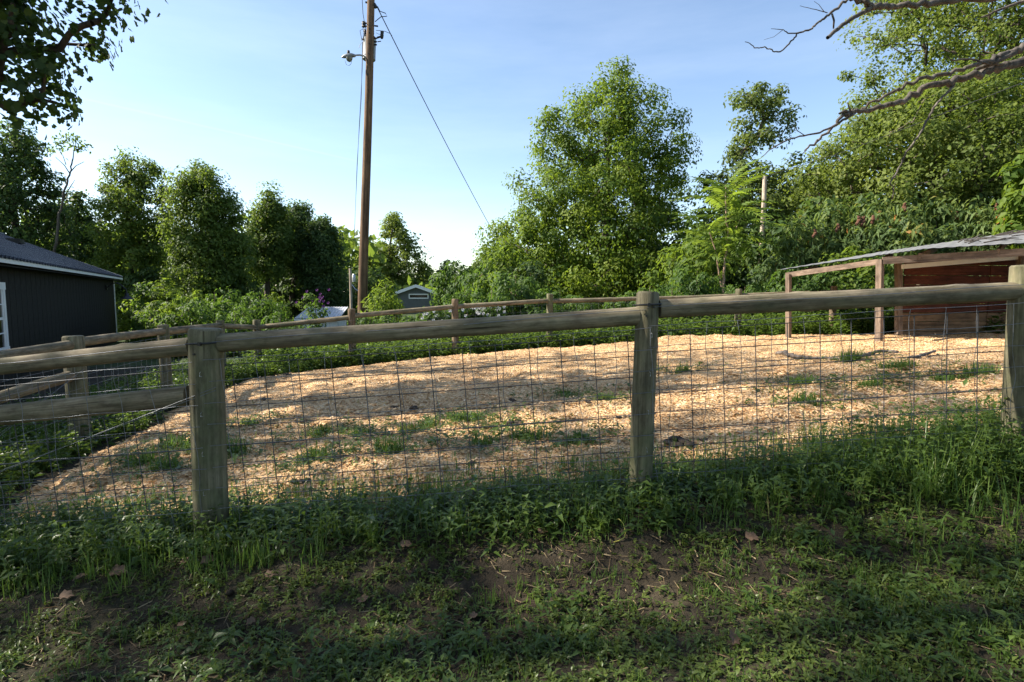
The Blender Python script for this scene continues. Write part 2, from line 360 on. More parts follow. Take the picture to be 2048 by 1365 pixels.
BED = np.array([(-3.7, 3.95), (-2.6, 3.7), (-1.2, 3.78), (.8, 3.9), (3.05, 4.1), (6, 4.35), (9.3, 5), (10.4, 9), (10.2, 11.4), (7.8, 12.2), (5.3, 12.75), (3.0, 12.75), (.9, 12.5), (-1.25, 12.1), (-3.3, 11.2), (-4.7, 10.2), (-4.75, 8.6), (-4.35, 6.9), (-4.1, 5.4), (-4.0, 4.6)])
def sdf(x, y, P=BED):
    d = np.full(np.shape(x), 1e9); inside = np.zeros(np.shape(x), bool)
    for i in range(len(P)):
        a, b = P[i], P[(i+1) % len(P)]
        ex, ey = b-a; wx, wy = x-a[0], y-a[1]
        t = np.clip((wx*ex+wy*ey)/(ex*ex+ey*ey), 0, 1)
        d = np.minimum(d, (wx-ex*t)**2+(wy-ey*t)**2)
        c = ((a[1] > y) != (b[1] > y)) & (x < (b[0]-a[0])*(y-a[1])/(b[1]-a[1]+1e-12)+a[0])
        inside ^= c
    return np.where(inside, 1, -1)*np.sqrt(d)
def beddist(x, y): return sdf(x, y) + .42*(fbm(x*1.6, y*1.6, 31)-.5)
def bedz(x, y):
    d = beddist(x, y)
    return ground(x, y) + .055*sstep(-.12, .3, d) - .06*sstep(.0, -.25, d) + .10*(fbm(x*1.5, y*1.5, 33)-.5) *sstep(0, .5, d) + .05*(fbm(x*6, y*6, 35, 3)-.5) - .025*sstep(.62, .75, vnoise(x*4.3, y*4.3, 39))*sstep(.1, .4, d) + .16*sstep(12.2, 12.6, y)*fbm(x*.9+3, y*.5, 37)*sstep(0, .3, d)
bx_, by_ = np.arange(-5.3, 10.6, .05), np.concatenate([np.arange(3.4, 7, .045), np.arange(7, 13.1, .06)])
X, Y = np.meshgrid(bx_, by_); Dd = beddist(X, Y)
F = grid_faces(len(by_), len(bx_)); keep = (Dd.ravel()[F] > -.2).all(1)
tag(link('wood_chip_ground', mesh('wood_chip_ground', np.stack([X, Y, bedz(X, Y)], -1), F[keep], M['bed'], True)), kind='structure')
def chips(n, y0, y1, size):
    x = R.uniform(-5.1, 10.3, n); y = y0 + (y1-y0)*R.random(n)**1.3
    k = (beddist(x, y) > -.18 + .25*R.random(n)) & (np.abs(x) < y*.98+1.2); x, y = x[k], y[k]; n = len(x)
    P = np.stack([x, y, bedz(x, y)+.002], -1)
    a = R.uniform(0, 6.283, n); D = np.stack([np.cos(a), np.sin(a), R.normal(0, .22, n)], -1); N = np.stack([R.normal(0, .26, n), R.normal(0, .26, n), np.ones(n)], -1)
    L = size*R.lognormal(0, .62, n); V, F = leaves(P, D, N, L, np.minimum(L*R.uniform(.2, .8, n), .022), (np.array([(0,-.35,0),(.95,-.5,.05),(1,.42,-.03),(.08,.5,.06)]), np.array([(0,1,2),(0,2,3)])))
    return (V, F), np.repeat(np.clip(R.normal(.52, .24, n), 0, 1), 2)
c1, t1 = chips(150000, 3.5, 7, .016); c2, t2 = chips(62000, 6, 13, .018)
V, F = join([c1, c2])
tag(link('wood_chips', mesh('wood_chips', V, F, M['chips'], tint=np.concatenate([t1, t2]))), 'loose pale orange wood chips spread over the paddock floor', 'wood chips', kind='stuff')

# ------------------------------------------------------------------ fences
def post_obj(parent, base, top, r, mat, label=None, lean=0):
    base, top = Vector(base), Vector(top); ax = top-base; L = ax.length+.25; b0 = base-ax.normalized()*.25
    n, m = 22, 16; zz = np.concatenate([np.linspace(0, L-.012, m), [L]]); th = np.arange(n)*2*math.pi/n
    s = R.random()*50
    rr = r*(1.04-.07*zz/L)[:, None]*(1+.05*(fbm(np.cos(th)[None]*1.2+s+0*zz[:, None], np.sin(th)[None]*1.2+zz[:, None]*1.5, 3)-.5)+.02*(vnoise(th[None]*4+0*zz[:, None]+s, zz[:, None]*3, 5)-.5))
    rr[-1] -= .010
    V = np.stack([rr*np.cos(th)[None], rr*np.sin(th)[None], np.broadcast_to(zz[:, None], rr.shape)+0], -1).reshape(-1, 3)
    V[-n:, 2] += .012*(R.random()-.5)*np.cos(th+R.random()*6)
    i = np.arange(m)[:, None]*n; j = np.arange(n)[None]; j2 = (j+1) % n
    mb = MB().add(V, [tuple(f) for f in np.stack([i+j, i+j2, i+n+j2, i+n+j], -1).reshape(-1, 4)] + [tuple(m*n+q for q in range(n))])
    return mb.build('post', mat, parent, True, b0, ax.to_track_quat('Z', 'Y'))
def rail_obj(parent, A, B, r, mat, name='rail', knots=3, cutA=.05, cutB=.05):
    A, B = Vector(A), Vector(B); ax = (B-A); u = ax.normalized(); A = A+u*cutA; B = B-u*cutB; L = (B-A).length
    n, m = 18, 40; zz = np.linspace(0, L, m); th = np.arange(n)*2*math.pi/n; s = R.random()*90
    rr = r*(1+.07*np.sin(zz*1.1+s)[:, None]*.6 + .07*(fbm(np.cos(th)[None]*1.3+s+0*zz[:, None], np.sin(th)[None]*1.3+zz[:, None]*1.1, 3)-.5))
    for k in range(knots):
        kz, kt = R.uniform(.1, .9)*L, R.uniform(0, 6.28)
        dth = np.angle(np.exp(1j*(th-kt)))
        rr = rr + .012*np.exp(-((zz-kz)/.035)[:, None]**2 - (dth/.35)[None]**2)
    off = .012*np.stack([np.sin(zz*1.3+s), np.cos(zz*1.0+s*2)], -1)
    V = np.stack([rr*np.cos(th)[None]+off[:, :1], rr*np.sin(th)[None]+off[:, 1:], np.broadcast_to(zz[:, None], rr.shape)+0], -1).reshape(-1, 3)
    i = np.arange(m-1)[:, None]*n; j = np.arange(n)[None]; j2 = (j+1) % n
    mb = MB().add(V, [tuple(f) for f in np.stack([i+j, i+j2, i+n+j2, i+n+j], -1).reshape(-1, 4)] + [tuple(range(n-1, -1, -1)), tuple((m-1)*n+q for q in range(n))])
    return mb.build(name, mat, parent, True, A, ax.to_track_quat('Z', 'Y'))
def grid_wire(A, B, h_top, h_bot, du, hs, r, off, wav=0.0, sag=0.0, n=4, bulge=None, ext=0, du_j=0):
    """A,B: rail ends (3D). wires hang from the rail line; off is the shift along the fence normal"""
    A, B = Vector(A), Vector(B); u = (B-A); L = u.length; u.normalize()
    nr = Vector((u.y, -u.x, 0)).normalized(); v = u.cross(nr).normalized()
    if v.z < 0: v = -v
    parts = []
    def pt(a, h, w=0): return A + u*a + v*h + nr*(off+w)
    s = R.random()*40
    for h in hs:
        aa = np.linspace(-ext, L+ext, max(4, int(L/.07)))
        P = [pt(a, h_bot+h + wav*.35*(vnoise(a*6, s+h*9)-.5) - sag*math.sin(math.pi*min(1, max(0, a/L))), wav*.6*(vnoise(a*3, s+h*7, 3)-.5)) for a in aa]
        parts.append(tube(P, r, n))
    k = int(L/du)
    for i in range(k+1):
        a0 = du*.5 + i*du + du_j*(R.random()-.5)
        if a0 > L: break
        hh = np.linspace(h_bot+hs[0], h_bot+hs[-1], 2 if wav == 0 else 22)
        ph = R.random()*50
        P = [pt(a0 + wav*1.6*(fbm(h*5+ph, ph, 4, 2)-.5), h - sag*math.sin(math.pi*a0/L), wav*.6*(vnoise(a0*3, s+h*7, 3)-.5)) for h in hh]
        if len(P) == 2: P = [P[0], (P[0]+P[1])/2, P[1]]
        parts.append(tube(P, r, n))
    return join(parts)

# near fence
near = empty('wire_fence', (0, 3.4, .2), 'log rail and wire mesh fence standing on the weedy bank between grass and wood chips', 'fence')
near.location = (0, 0, 0)
NP = [  # base, top, radius
    (Vector((-4.32, 3.62, -.22)), Vector((-4.36, 3.62, 1.0)), .095),
    (at(424, 1085, 3.4), at(411, 657, 3.4), .097),
    (at(1279, 1000, 3.4), at(1296, 584, 3.4), .069),
    (at(2028, 935, 3.5), at(2050, 530, 3.5), .075),
    (Vector((5.6, 3.65, .62)), Vector((5.6, 3.65, 1.9)), .07),
    (Vector((8.0, 3.8, .75)), Vector((8.0, 3.8, 2.0)), .07)]
for b, t, r in NP: post_obj(near, b, t, r, M['post'])
RAIL = [(Vector((-4.33, 3.6, .93)), at(377, 697, 3.4)), (at(442, 690, 3.4), at(1272, 629, 3.4)), (at(1318, 621, 3.4), at(2040, 578, 3.5)), (at(2060, 577, 3.5), Vector((5.6, 3.65, 1.72))), (Vector((5.6, 3.65, 1.74)), Vector((8, 3.8, 1.86)))]
RR = [.053, .056, .055, .053, .053]
for i, (a, b) in enumerate(RAIL):
    rail_obj(near, a, b, RR[i], M['rail'], 'rail', 4, .0 if i else .05, -.015 if i < 2 else .02)
rail_obj(near, Vector((-4.3, 3.61, .60)), at(380, 787, 3.42), .062, M['rail'], 'brace_rail', 3, .05, .0)
hsP = np.array([0, .10, .205, .31, .425, .545, .67, .80, .93])
for i in range(5):
    a = NP[i][1].copy(); b = NP[i+1][1].copy()
    ra, rb = RAIL[i]
    L = (rb-ra).length
    A = ra.copy(); B = rb.copy()
    A = ra + (ra-rb).normalized()*(.09 if i else 0); B = rb + (rb-ra).normalized()*.07
    V, F = grid_wire(A, B, 0, -1.06, .203, hsP, .0029, -.085 if False else -.075, 0, .0, 5, du_j=.01)
    link('wire_panel', mesh('wire_panel', V, F, M['panelwire'], True), near)
    V, F = grid_wire(A, B, 0, -1.10, .21, np.linspace(0, 1.02, 9), .0017, .085 + (.012 if i == 0 else 0), .035, 0, 4, ext=.0, du_j=.03)
    link('woven_wire', mesh('woven_wire', V, F, M['wire'], True), near)
    # plain wire stapled along the face of the rail, held by black insulators at the posts
    V, F = tube([A + (B-A)*t + Vector((0, -.062, .022+.006*math.sin(t*9))) for t in np.linspace(0, 1, 12)], .0018, 4)
    link('top_wire', mesh('top_wire', V, F, M['wire'], True), near)
# diagonal brace wires of the corner assembly
for k in (0, 1):
    P0, P1 = Vector((-4.3, 3.5, -.05+.03*k)), at(432, 775+6*k, 3.30)
    V, F = tube([P0+(P1-P0)*t for t in np.linspace(0, 1, 6)], .0018, 4); link('brace_wire', mesh('brace_wire', V, F, M['wire'], True), near)
for (px, py, yy, w) in ((400, 688, 3.295, 30), (1297, 610, 3.325, 28)):
    p = at(px, py, yy); mb = MB(); hw = w/FPX*3.3
    mb.tube([p+Vector((-hw*1.1, .02, -.004)), p+Vector((-hw*.3, -.004, 0)), p+Vector((hw*.5, -.004, .002)), p+Vector((hw*1.0, .02, .004))], [.004, .006, .006, .004], 8)
    mb.tube([p+Vector((0, .02, 0)), p+Vector((0, -.016, 0))], [.008, .011], 8); mb.build('insulator', M['black'], near, True)

for b, t, r in NP[1:4]:
    for k, f in enumerate((.93, .89)):
        p = b.lerp(t, f)+Vector((.02*(1-2*k), -r-.002, 0)); mb = MB(); mb.tube([p+Vector((0, .01, 0)), p-Vector((0, .004, 0))], .006, 8); mb.build('nail', M['black'], near, True)
    for f in (.80, .62, .44, .26):
        p = b.lerp(t, f)+Vector((.015, -r-.004, 0)); mb = MB(); mb.tube([p+Vector((-.004, .012, .014)), p+Vector((0, -.006, .010)), p+Vector((0, -.006, -.010)), p+Vector((.004, .012, -.014))], .0018, 5); mb.build('staple', M['steel'], near, True)

# left fence
lf = empty('side_fence', (0, 0, 0), 'log rail fence with wire running back beside the dark house', 'fence')
LP = [(-4.33, 3.62, 0), (146, 672, 6.0), (326, 650, 8.3), (440, 641, 10.5)]
lpt = []
for i, p in enumerate(LP):
    if i == 0: lpt.append(Vector((-4.36, 3.7, .99))); continue
    t = at(*p); lpt.append(t); b = Vector((t.x+.01, t.y, gz(t.x, t.y)-.05)); post_obj(lf, b, t, (.1, .1, .078, .072)[i], M['post'])
for i in range(3):
    A = lpt[i]+Vector((0, 0, -.09)); B = lpt[i+1]+Vector((0, 0, -.09)); rail_obj(lf, A, B, .053, M['rail'], 'rail', 3, .12 if i == 0 else .04, .04)
    V, F = grid_wire(A, B, 0, -1.1, .16, np.linspace(0, 1.03, 9), .0019, .09, .02, 0, 4); link('woven_wire', mesh('woven_wire', V, F, M['wire'], True), lf)
rail_obj(lf, lpt[0]+Vector((0, 0.05, -.5)), lpt[1]+Vector((0, 0, -.42)), .055, M['rail'], 'brace_rail', 3, .1, .06)
for k in (0, 1):
    P0, P1 = lpt[0]+Vector((.1, 0, -1.1+.04*k)), lpt[1]+Vector((.1, 0, -.35))
    V, F = tube([P0+(P1-P0)*t for t in np.linspace(0, 1, 5)], .002, 4); link('brace_wire', mesh('brace_wire', V, F, M['wire'], True), lf)

# far fence
ff = empty('back_fence', (0, 0, 0), 'distant log rail fence along the far edge of the wood chips', 'fence')
FP = [(440, 641, 10.5), (513, 640, 11.5), (703, 618, 11.7), (910, 598, 12.5), (1100, 588, 13.0), (1290, 583, 13.15), (1478, 578, 13.2), (1668, 572, 13.4), (1840, 566, 13.8)]
fpt = [at(*p) for p in FP]
for i, t in enumerate(fpt):
    if i == 0: continue
    post_obj(ff, (t.x, t.y, gz(t.x, t.y)-.05), t, .076, M['postbrown'] if i in (2, 3, 7) else M['post'])
for i in range(len(fpt)-1):
    d = Vector((0, 0, -.16 if i else -.1)); d2 = Vector((0, 0, -.16)); rail_obj(ff, fpt[i]+d, fpt[i+1]+d2, .05, M['rail'], 'rail', 2, .05, .05)
    V, F = grid_wire(fpt[i]+d, fpt[i+1]+d, 0, -1.08, .17, np.linspace(0, 1.0, 8), .0024, .08, .015, 0, 3); link('woven_wire', mesh('woven_wire', V, F, M['wire'], True), ff)
rail_obj(ff, fpt[1]+Vector((0, 0, -.42)), fpt[2]+Vector((0, 0, -.40)), .055, M['rail'], 'brace_rail', 2)

# ------------------------------------------------------------------ dark house on the left
hA = at(0, 585, 11); hC = at(228, 585, 24); A2, C2 = Vector((hA.x, hA.y, 0)), Vector((hC.x, hC.y, 0))
hu = (C2-A2).normalized(); hn = Vector((hu.y, -hu.x, 0))
if hn.x < 0: hn = -hn
HL = (C2-A2).length + 5; H0 = C2 - hu*HL; HW = 7.0; EZ = 2.12; GZ = -.75
house = empty('dark_house', (C2.x, C2.y, GZ), 'charcoal board sided house with ribbed metal roof and white trim', 'house'); house.location = (0, 0, 0)
hrot = Matrix((( hu.x, hn.x, 0), (hu.y, hn.y, 0), (0, 0, 1)))
def hp(a, n, z): return H0 + hu*a + hn*n + Vector((0, 0, z))
mb = MB(); mb.box(hp(HL/2, -HW/2-.03, (EZ+GZ)/2), (HL-.02, HW-.06, EZ-GZ-.06), hrot)
for e_ in (0.01, HL-.01):   # gable triangles
    pts = [hp(e_, -.03, EZ-.03), hp(e_, -HW+.03, EZ-.03), hp(e_, -HW/2, EZ+HW/2*.42-.05)]; mb.add(pts, [(0, 1, 2)])
mb.build('wall', M['housewall'], house)
bw = .405; bme = None; nb = int(HL/bw)
for k in range(nb):
    a = HL - bw*(k+.5)
    if bme is None:
        b_ = MB(); b_.box((0, 0, 0), (bw-.022, .026, EZ-GZ-.1)); bo = b_.build('board', M['housewall'], house); bme = bo.data
    else: bo = link('board', bme, house)
    bo.location = hp(a, .0, (EZ+GZ)/2-.02); bo.rotation_euler = (0, 0, math.atan2(hu.y, hu.x))
PT = .42   # roof pitch
mb = MB(); rise = .0; na = int(HL/.23)
prof = []
for k in range(na+1):
    a0 = -.2 + k*(HL+.45)/na
    for da, h in ((0, 0), (.07, 0), (.085, .028), (.125, .028), (.14, 0)): prof.append((a0+da, h))
prof = [(min(a, HL+.28), h) for a, h in prof]
nP = len(prof)
for side in (0, 1):
    n0, n1 = (.32, -HW/2) if side == 0 else (-HW-.32, -HW/2)
    z0, z1 = EZ + .02 - .32*PT+.13, EZ + HW/2*PT+.15
    top = [hp(a, n0, z0+h) for a, h in prof] + [hp(a, n1, z1+h) for a, h in prof]
    fs = [(i, i+1, nP+i+1, nP+i) if side == 0 else (i+1, i, nP+i, nP+i+1) for i in range(nP-1)]
    mb.add(top, fs); mb.add([p-Vector((0, 0, .03)) for p in top], fs)
roof = mb.build('roof', M['darkroof'], house)
rc = MB(); rc.tube([hp(-.22, -HW/2, EZ+HW/2*PT+.17), hp(HL+.3, -HW/2, EZ+HW/2*PT+.17)], .05, 6); rc.build('ridge_cap', M['darkroof'], roof)
MB().box(hp(HL-5.2, -1.9, EZ+1.9*PT+.22), (.5, .35, .14), hrot).build('vent', M['black'], roof)
MB().box(hp(HL/2+.04, .29, EZ-.045), (HL+.46, .03, .085), hrot).build('fascia', M['white'], house)
MB().box(hp(HL/2+.04, .14, EZ-.13), (HL+.4, .26, .02), hrot).build('soffit', M['housewall'], house)
MB().box(hp(HL-.05, .022, (EZ+GZ)/2-.06), (.13, .03, EZ-GZ-.12), hrot).build('corner_trim', M['white'], house)
# rake board of the gable end
q0, q1 = hp(HL+.24, .3, EZ-.03), hp(HL+.24, -HW/2, EZ+HW/2*PT+.07); mb = MB(); dz = Vector((0, 0, .09)); du_ = hu*.02
mb.add([q0-dz-du_, q0+dz-du_, q1+dz-du_, q1-dz-du_, q0-dz+du_, q0+dz+du_, q1+dz+du_, q1-dz+du_], [(0,1,2,3),(7,6,5,4),(0,4,5,1),(1,5,6,2),(2,6,7,3),(3,7,4,0)]); mb.build('rake_board', M['white'], house)
# window near the frame edge
wa = 5 - .55; wz0, wz1 = .45, 1.55
win = MB().box(hp(wa, .03, (wz0+wz1)/2), (.92, .012, wz1-wz0), hrot).build('window', M['blind'], house)
MB().box(hp(wa, .041, (wz0+wz1)/2), (.90, .004, wz1-wz0-.02), hrot).build('pane', M['glassdark'], win)
for nm, c, s in (('frame', (wa-.52, (wz0+wz1)/2), (.12, wz1-wz0)), ('frame', (wa+.52, (wz0+wz1)/2), (.12, wz1-wz0)), ('lintel', (wa, wz1+.07), (1.26, .14)), ('sill', (wa, wz0-.05), (1.26, .1))):
    MB().box(hp(c[0], .045, c[1]), (s[0], .05, s[1]), hrot).build(nm, M['white'], win)
for nm, c, s in (('sash_bar', (wa, (wz0+wz1)/2), (.92, .05)), ('sash_bar', (wa+.42, (wz0+wz1)/2), (.06, 1.08)), ('muntin', (wa, wz0+.82), (.92, .022)), ('muntin', (wa, wz0+.27), (.92, .022)), ('muntin', (wa, (wz0+wz1)/2), (.022, 1.08))):
    MB().box(hp(c[0], .05+.002*len(nm)/4, c[1]), (s[0], .016, s[1]), hrot).build(nm, M['white'], win)
# barn lamp on the corner
lp = empty('barn_lamp', (0, 0, 0), 'black gooseneck barn lamp on the dark house corner', 'lamp')
la, lz = HL-2.3, 1.66
MB().tube([hp(la, .03, lz+.02), hp(la, .08, lz+.02)], .10, 14).build('base_plate', M['black'], lp, True)
arc = [hp(la, .06+.62*(t), lz + .22*math.sin(math.pi*min(1, t*1.02)) - .05*t) for t in np.linspace(0, 1, 14)] + [hp(la, .69, lz-.22)]
MB().tube(arc, .022, 8).build('gooseneck', M['black'], lp, True)
mb = MB(); cc = hp(la, .69, lz-.18)
mb.tube([cc-Vector((0, 0, z)) for z in (0, .05, .1, .15, .21, .25, .262)], [.05, .07, .075, .12, .19, .25, .255], 20, False); mb.build('shade', M['black'], lp, True)

# ------------------------------------------------------------------ distant buildings
def gable_house(name, label, c, w, dpt, eave, apex, gz0, yaw, wallm, roofm, horiz=True, win=None):
    h = empty(name, (c[0], c[1], gz0), label, 'building', rz=yaw)
    mb = MB(); e = eave-gz0; a = apex-gz0
    V = [(-w/2, 0, 0), (w/2, 0, 0), (w/2, 0, e), (0, 0, a), (-w/2, 0, e), (-w/2, dpt, 0), (w/2, dpt, 0), (w/2, dpt, e), (0, dpt, a), (-w/2, dpt, e)]
    mb.add(V, [(0,1,2,3,4), (9,8,7,6,5), (1,6,7,2), (0,4,9,5)]); mb.build('wall', wallm, h)
    z = .05; k = 0; lap = .16
    while z < a-.1:
        half = w/2 if z+lap < e else (w/2)*(a-z-lap)/(a-e)
        if half > .1 and horiz:
            MB().box((0, -.012, z+lap/2), (half*2-.01, .02, lap-.02)).build('siding_board', wallm, h)
        z += lap
    for s in (-1, 1):
        ov = .3
        p0 = Vector((s*(w/2+.2), 0, e-.2*(a-e)/(w/2))); p1 = Vector((0, 0, a))
        mb = MB(); t = Vector((0, 0, .09))
        q = [p0+Vector((0, -ov, .02)), p1+Vector((0, -ov, .02)), p1+Vector((0, dpt+ov, .02)), p0+Vector((0, dpt+ov, .02))]
        mb.add(q+[x+t for x in q], [(0,1,2,3) if s > 0 else (3,2,1,0), (7,6,5,4) if s > 0 else (4,5,6,7), (0,4,5,1), (1,5,6,2), (2,6,7,3), (3,7,4,0)]); mb.build('roof', roofm, h)
        mb = MB(); f = Vector((0, -ov-.03, -.13)); tt = Vector((0, 0, .26)); g = Vector((0, .025, 0))
        q = [p0+f, p1+f, p1+f+tt, p0+f+tt]; mb.add(q+[x+g for x in q], [(0,1,2,3), (7,6,5,4), (0,4,5,1), (1,5,6,2), (2,6,7,3), (3,7,4,0)]); mb.build('rake_trim', M['white'], h)
        MB().box((s*(w/2-.05), -.035, e/2-.15), (.14, .03, e-.3)).build('corner_trim', M['white'], h)
    if win:
        x0, x1, z0, z1 = win
        wo = MB().box(((x0+x1)/2, -.03, (z0+z1)/2), (x1-x0, .02, z1-z0)).build('window', M['glassdark'], h)
        for c_, s_ in ((((x0+x1)/2, z1), (x1-x0+.16, .09)), (((x0+x1)/2, z0), (x1-x0+.16, .09)), ((x0-.04, (z0+z1)/2), (.09, z1-z0)), ((x1+.04, (z0+z1)/2), (.09, z1-z0))):
            MB().box((c_[0], -.05, c_[1]), (s_[0], .03, s_[1])).build('frame', M['white'], wo)
    return h
ca = at(832, 585, 50)
gable_house('grey_outbuilding', 'grey sided gable building with white trim and wide low window among shrubs', (ca.x, 50), 4.15, 7, EYE-.2, EYE+.55, -.9, math.radians(6), M['greywall'], M['palemetal'], True, (-.55, 1.0, 1.88, 2.22))
cb = at(646, 640, 30)
sh = empty('small_shed', (cb.x, 30, -.7), 'low white shed with bright sheet metal roof beyond the back fence', 'shed')
MB().box((0, 0, .45), (2.0, 1.6, .9)).build('wall', M['white'], sh)
mb = MB(); pr = []
for k in range(15): pr += [(-1.16+k*.16, 0), (-1.16+k*.16+.05, .02), (-1.16+k*.16+.1, .02)]
n_ = len(pr); q = [(x, -1.0, .86+h) for x, h in pr] + [(x*.92, .9, 1.40+h) for x, h in pr]; fs = [(i, i+1, n_+i+1, n_+i) for i in range(n_-1)]
mb.add(q, fs); mb.add([(x, y, z-.03) for x, y, z in q], fs); mb.build('roof', M['palemetal'], sh)
MB().box((0, -1.0, .80), (2.28, .03, .1)).build('fascia', M['white'], sh)

# ------------------------------------------------------------------ open shelter on the right
st = empty('open_shelter', (0, 0, 0), 'timber animal shelter with sloping metal roof and red brown board wall', 'shelter')
def spost(p0, p1, w, yaw, nm='post', mat=None):
    p0, p1 = Vector(p0), Vector(p1); ax = p1-p0
    mb = MB(); mb.box((0, 0, ax.length/2), (w, w, ax.length)); q = ax.to_track_quat('Z', 'Y') @ Quaternion((0, 0, 1), yaw)
    return mb.build(nm, mat or M['lumber'], st, False, p0, q)
def beam(p0, p1, w, h, nm, mat):
    p0, p1 = Vector(p0), Vector(p1); ax = p1-p0; mb = MB(); mb.box((0, 0, ax.length/2), (h, w, ax.length))
    zx = Vector((0, 0, 1)); z = ax.normalized(); y = z.cross(zx).normalized(); x = y.cross(z)
    return mb.build(nm, mat, st, False, p0, Matrix((x, y, z)).transposed().to_quaternion())
p1b = at(1577, 690, 12); p2b = at(1757, 700, 10.5)
spost(p1b, at(1577, 549, 12), .085, .5); spost(p2b, at(1760, 519, 10.5), .10, .55)
FE = [at(1553, 543, 12.3), at(1757, 513, 10.5), at(1850, 500, 10.1), at(2075, 487, 9.6), at(2330, 478, 9.2)]
BE = [at(1575, 538.5, 14.6), at(1760, 506, 13.6), at(1870, 490, 13.2), at(2075, 460, 12.8), at(2280, 445, 12.6)]
beam(at(1572, 551, 12.1), at(1757, 524, 10.52), .045, .10, 'beam', M['lumber']); beam(at(1765, 522, 10.45), at(2075, 503, 9.7), .045, .13, 'beam', M['lumber'])
beam(at(2075, 503, 9.7), at(2330, 492, 9.3), .045, .13, 'beam', M['lumber'])
spost(at(1797, 700, 11.5), at(1797, 527, 11.5), .10, .1); spost(at(2040, 700, 11.6), at(2042, 504, 11.6), .10, .1); spost(at(2110, 720, 9.7), at(2110, 500, 9.7), .12, .1)
for t in (.08, .3, .5, .68, .85, .97):
    k = t*4; i = int(k); f = k-i
    a = FE[i].lerp(FE[i+1], f) + Vector((0, .12, -.11)); b = BE[i].lerp(BE[i+1], f) + Vector((0, -.05, -.085)); beam(a, b, .045, .11, 'rafter', M['lumber'])
mb = MB(); nx = 200; rows = []
def poly(Pl, t):
    k = min(t*(len(Pl)-1), len(Pl)-1-1e-6); i = int(k); return Pl[i].lerp(Pl[i+1], k-i)
for j in range(5):
    for i in range(nx):
        t = i/(nx-1); p = poly(FE, t).lerp(poly(BE, t), j/4) + Vector((0, 0, .007*max(-.3, math.sin(i*1.05)) + .02)); rows.append(p)
fs = [(j*nx+i, j*nx+i+1, (j+1)*nx+i+1, (j+1)*nx+i) for j in range(4) for i in range(nx-1)]
mb.add(rows, fs); mb.add([p-Vector((0, 0, .012)) for p in rows], fs); srf = mb.build('roof', M['dullmetal'], st, True)
# dead twigs and vines lying on the roof sheet
tp = []
for k in range(60):
    t = .55+.43*R.random(); s_ = R.random(); p = poly(FE, t).lerp(poly(BE, t), s_)+Vector((0, 0, .045)); a = R.uniform(-.5, .5); l_ = R.uniform(.2, .9)
    tp.append(tube([p, p+Vector((l_*.5, a*l_*.5, .06*R.random()+.02)), p+Vector((l_, a*l_+.1*R.normal(), .03+.1*l_*.3))], [.012, .009, .004], 4))
V, F = join(tp); o = link('roof_debris', mesh('roof_debris', V, F, M['deadwood'], True), st); o['kind'] = 'stuff'
# back wall of horizontal planks
wl0, wl1 = at(1800, 694, 11.55), at(2120, 692, 11.9); wu = (wl1-wl0); WLn = wu.length
k = 0; zb = -.05
while k < 10:
    hgt = .17 + .02*((k*37) % 3)
    for half in (0, 1):
        a, b = (0, .52) if half == 0 else (.524, 1)
        top0 = 1.74
        p0 = wl0 + wu*a + Vector((0, .012*R.random(), zb+hgt/2)); p1 = wl0+wu*b + Vector((0, .012*R.random(), zb+hgt/2))
        ax = p1-p0; mb_ = MB(); mb_.box((0, 0, ax.length/2), (hgt-.008, .022, ax.length)); zx = Vector((0, 0, 1)); z = ax.normalized(); y = z.cross(zx).normalized(); x = y.cross(z)
        mb_.build('plank', M['plyboard'] if k < 4 else M['redboard'], st, False, p0, Matrix((x, y, z)).transposed().to_quaternion())
    zb += hgt; k += 1
beam(at(1803, 534, 11.4), at(2120, 508, 11.7), .03, .09, 'nailer', M['white'])
# ------------------------------------------------------------------ utility poles, lamp, cables
def pole_obj(parent, base, top, r0, r1, mat, name='shaft'):
    base, top = Vector(base), Vector(top); ax = top-base; L = ax.length; m = 26; zz = np.linspace(0, L, m)
    mb = MB(); s = R.random()*9
    mb.tube([(.015*math.sin(z*.9+s), .015*math.cos(z*.7+s), z) for z in zz], [r0+(r1-r0)*z/L for z in zz], 18); return mb.build(name, mat, parent, True, base, ax.to_track_quat('Z', 'Y'))
up = empty('utility_pole', (0, 0, 0), 'tall brown timber utility pole with grey transformer behind the back fence', 'utility pole')
UY = 18.0; ub = at(722, 640, UY); ub.z = gz(ub.x, UY)-.1; ut = at(744, -70, UY)
pole_obj(up, ub, ut, .152, .105, M['pole'])
mb = MB(); tcn, tcb = at(739.5, 76, UY+.33), at(738, 121, UY+.33)
ax = (tcb-tcn); mb.tube([tcn, tcn+ax*.04, tcn+ax*.06, tcn+ax*.94, tcn+ax*.97, tcb], [.15, .2, .195, .195, .2, .18], 22); tr = mb.build('transformer', M['grey'], up, True)
mb = MB(); mb.tube([tcn+Vector((0, 0, .0)), tcn+Vector((0, 0, .06)), tcn+Vector((0, 0, .09))], [.19, .13, .02], 18); mb.build('lid', M['black'], tr, True)
for dx, dy in ((-.12, -.08), (.0, .1), (.12, -.08)):
    b0 = tcn+Vector((dx, dy, .04)); mb = MB(); mb.tube([b0+Vector((0, 0, z)) for z in (0, .04, .05, .09, .1, .14, .15, .2)], [.03, .03, .045, .03, .045, .03, .04, .015], 10); mb.build('bushing', M['black'], tr, True)
for (px, py) in ((727, 79), (751, 77), (750.5, 84), (750.5, 90)):
    b0 = at(px, py, UY+.2); mb = MB(); mb.tube([b0+Vector((-.05, 0, 0)), b0+Vector((.05, 0, 0))], .025, 8); mb.build('lug', M['black'], tr, True)
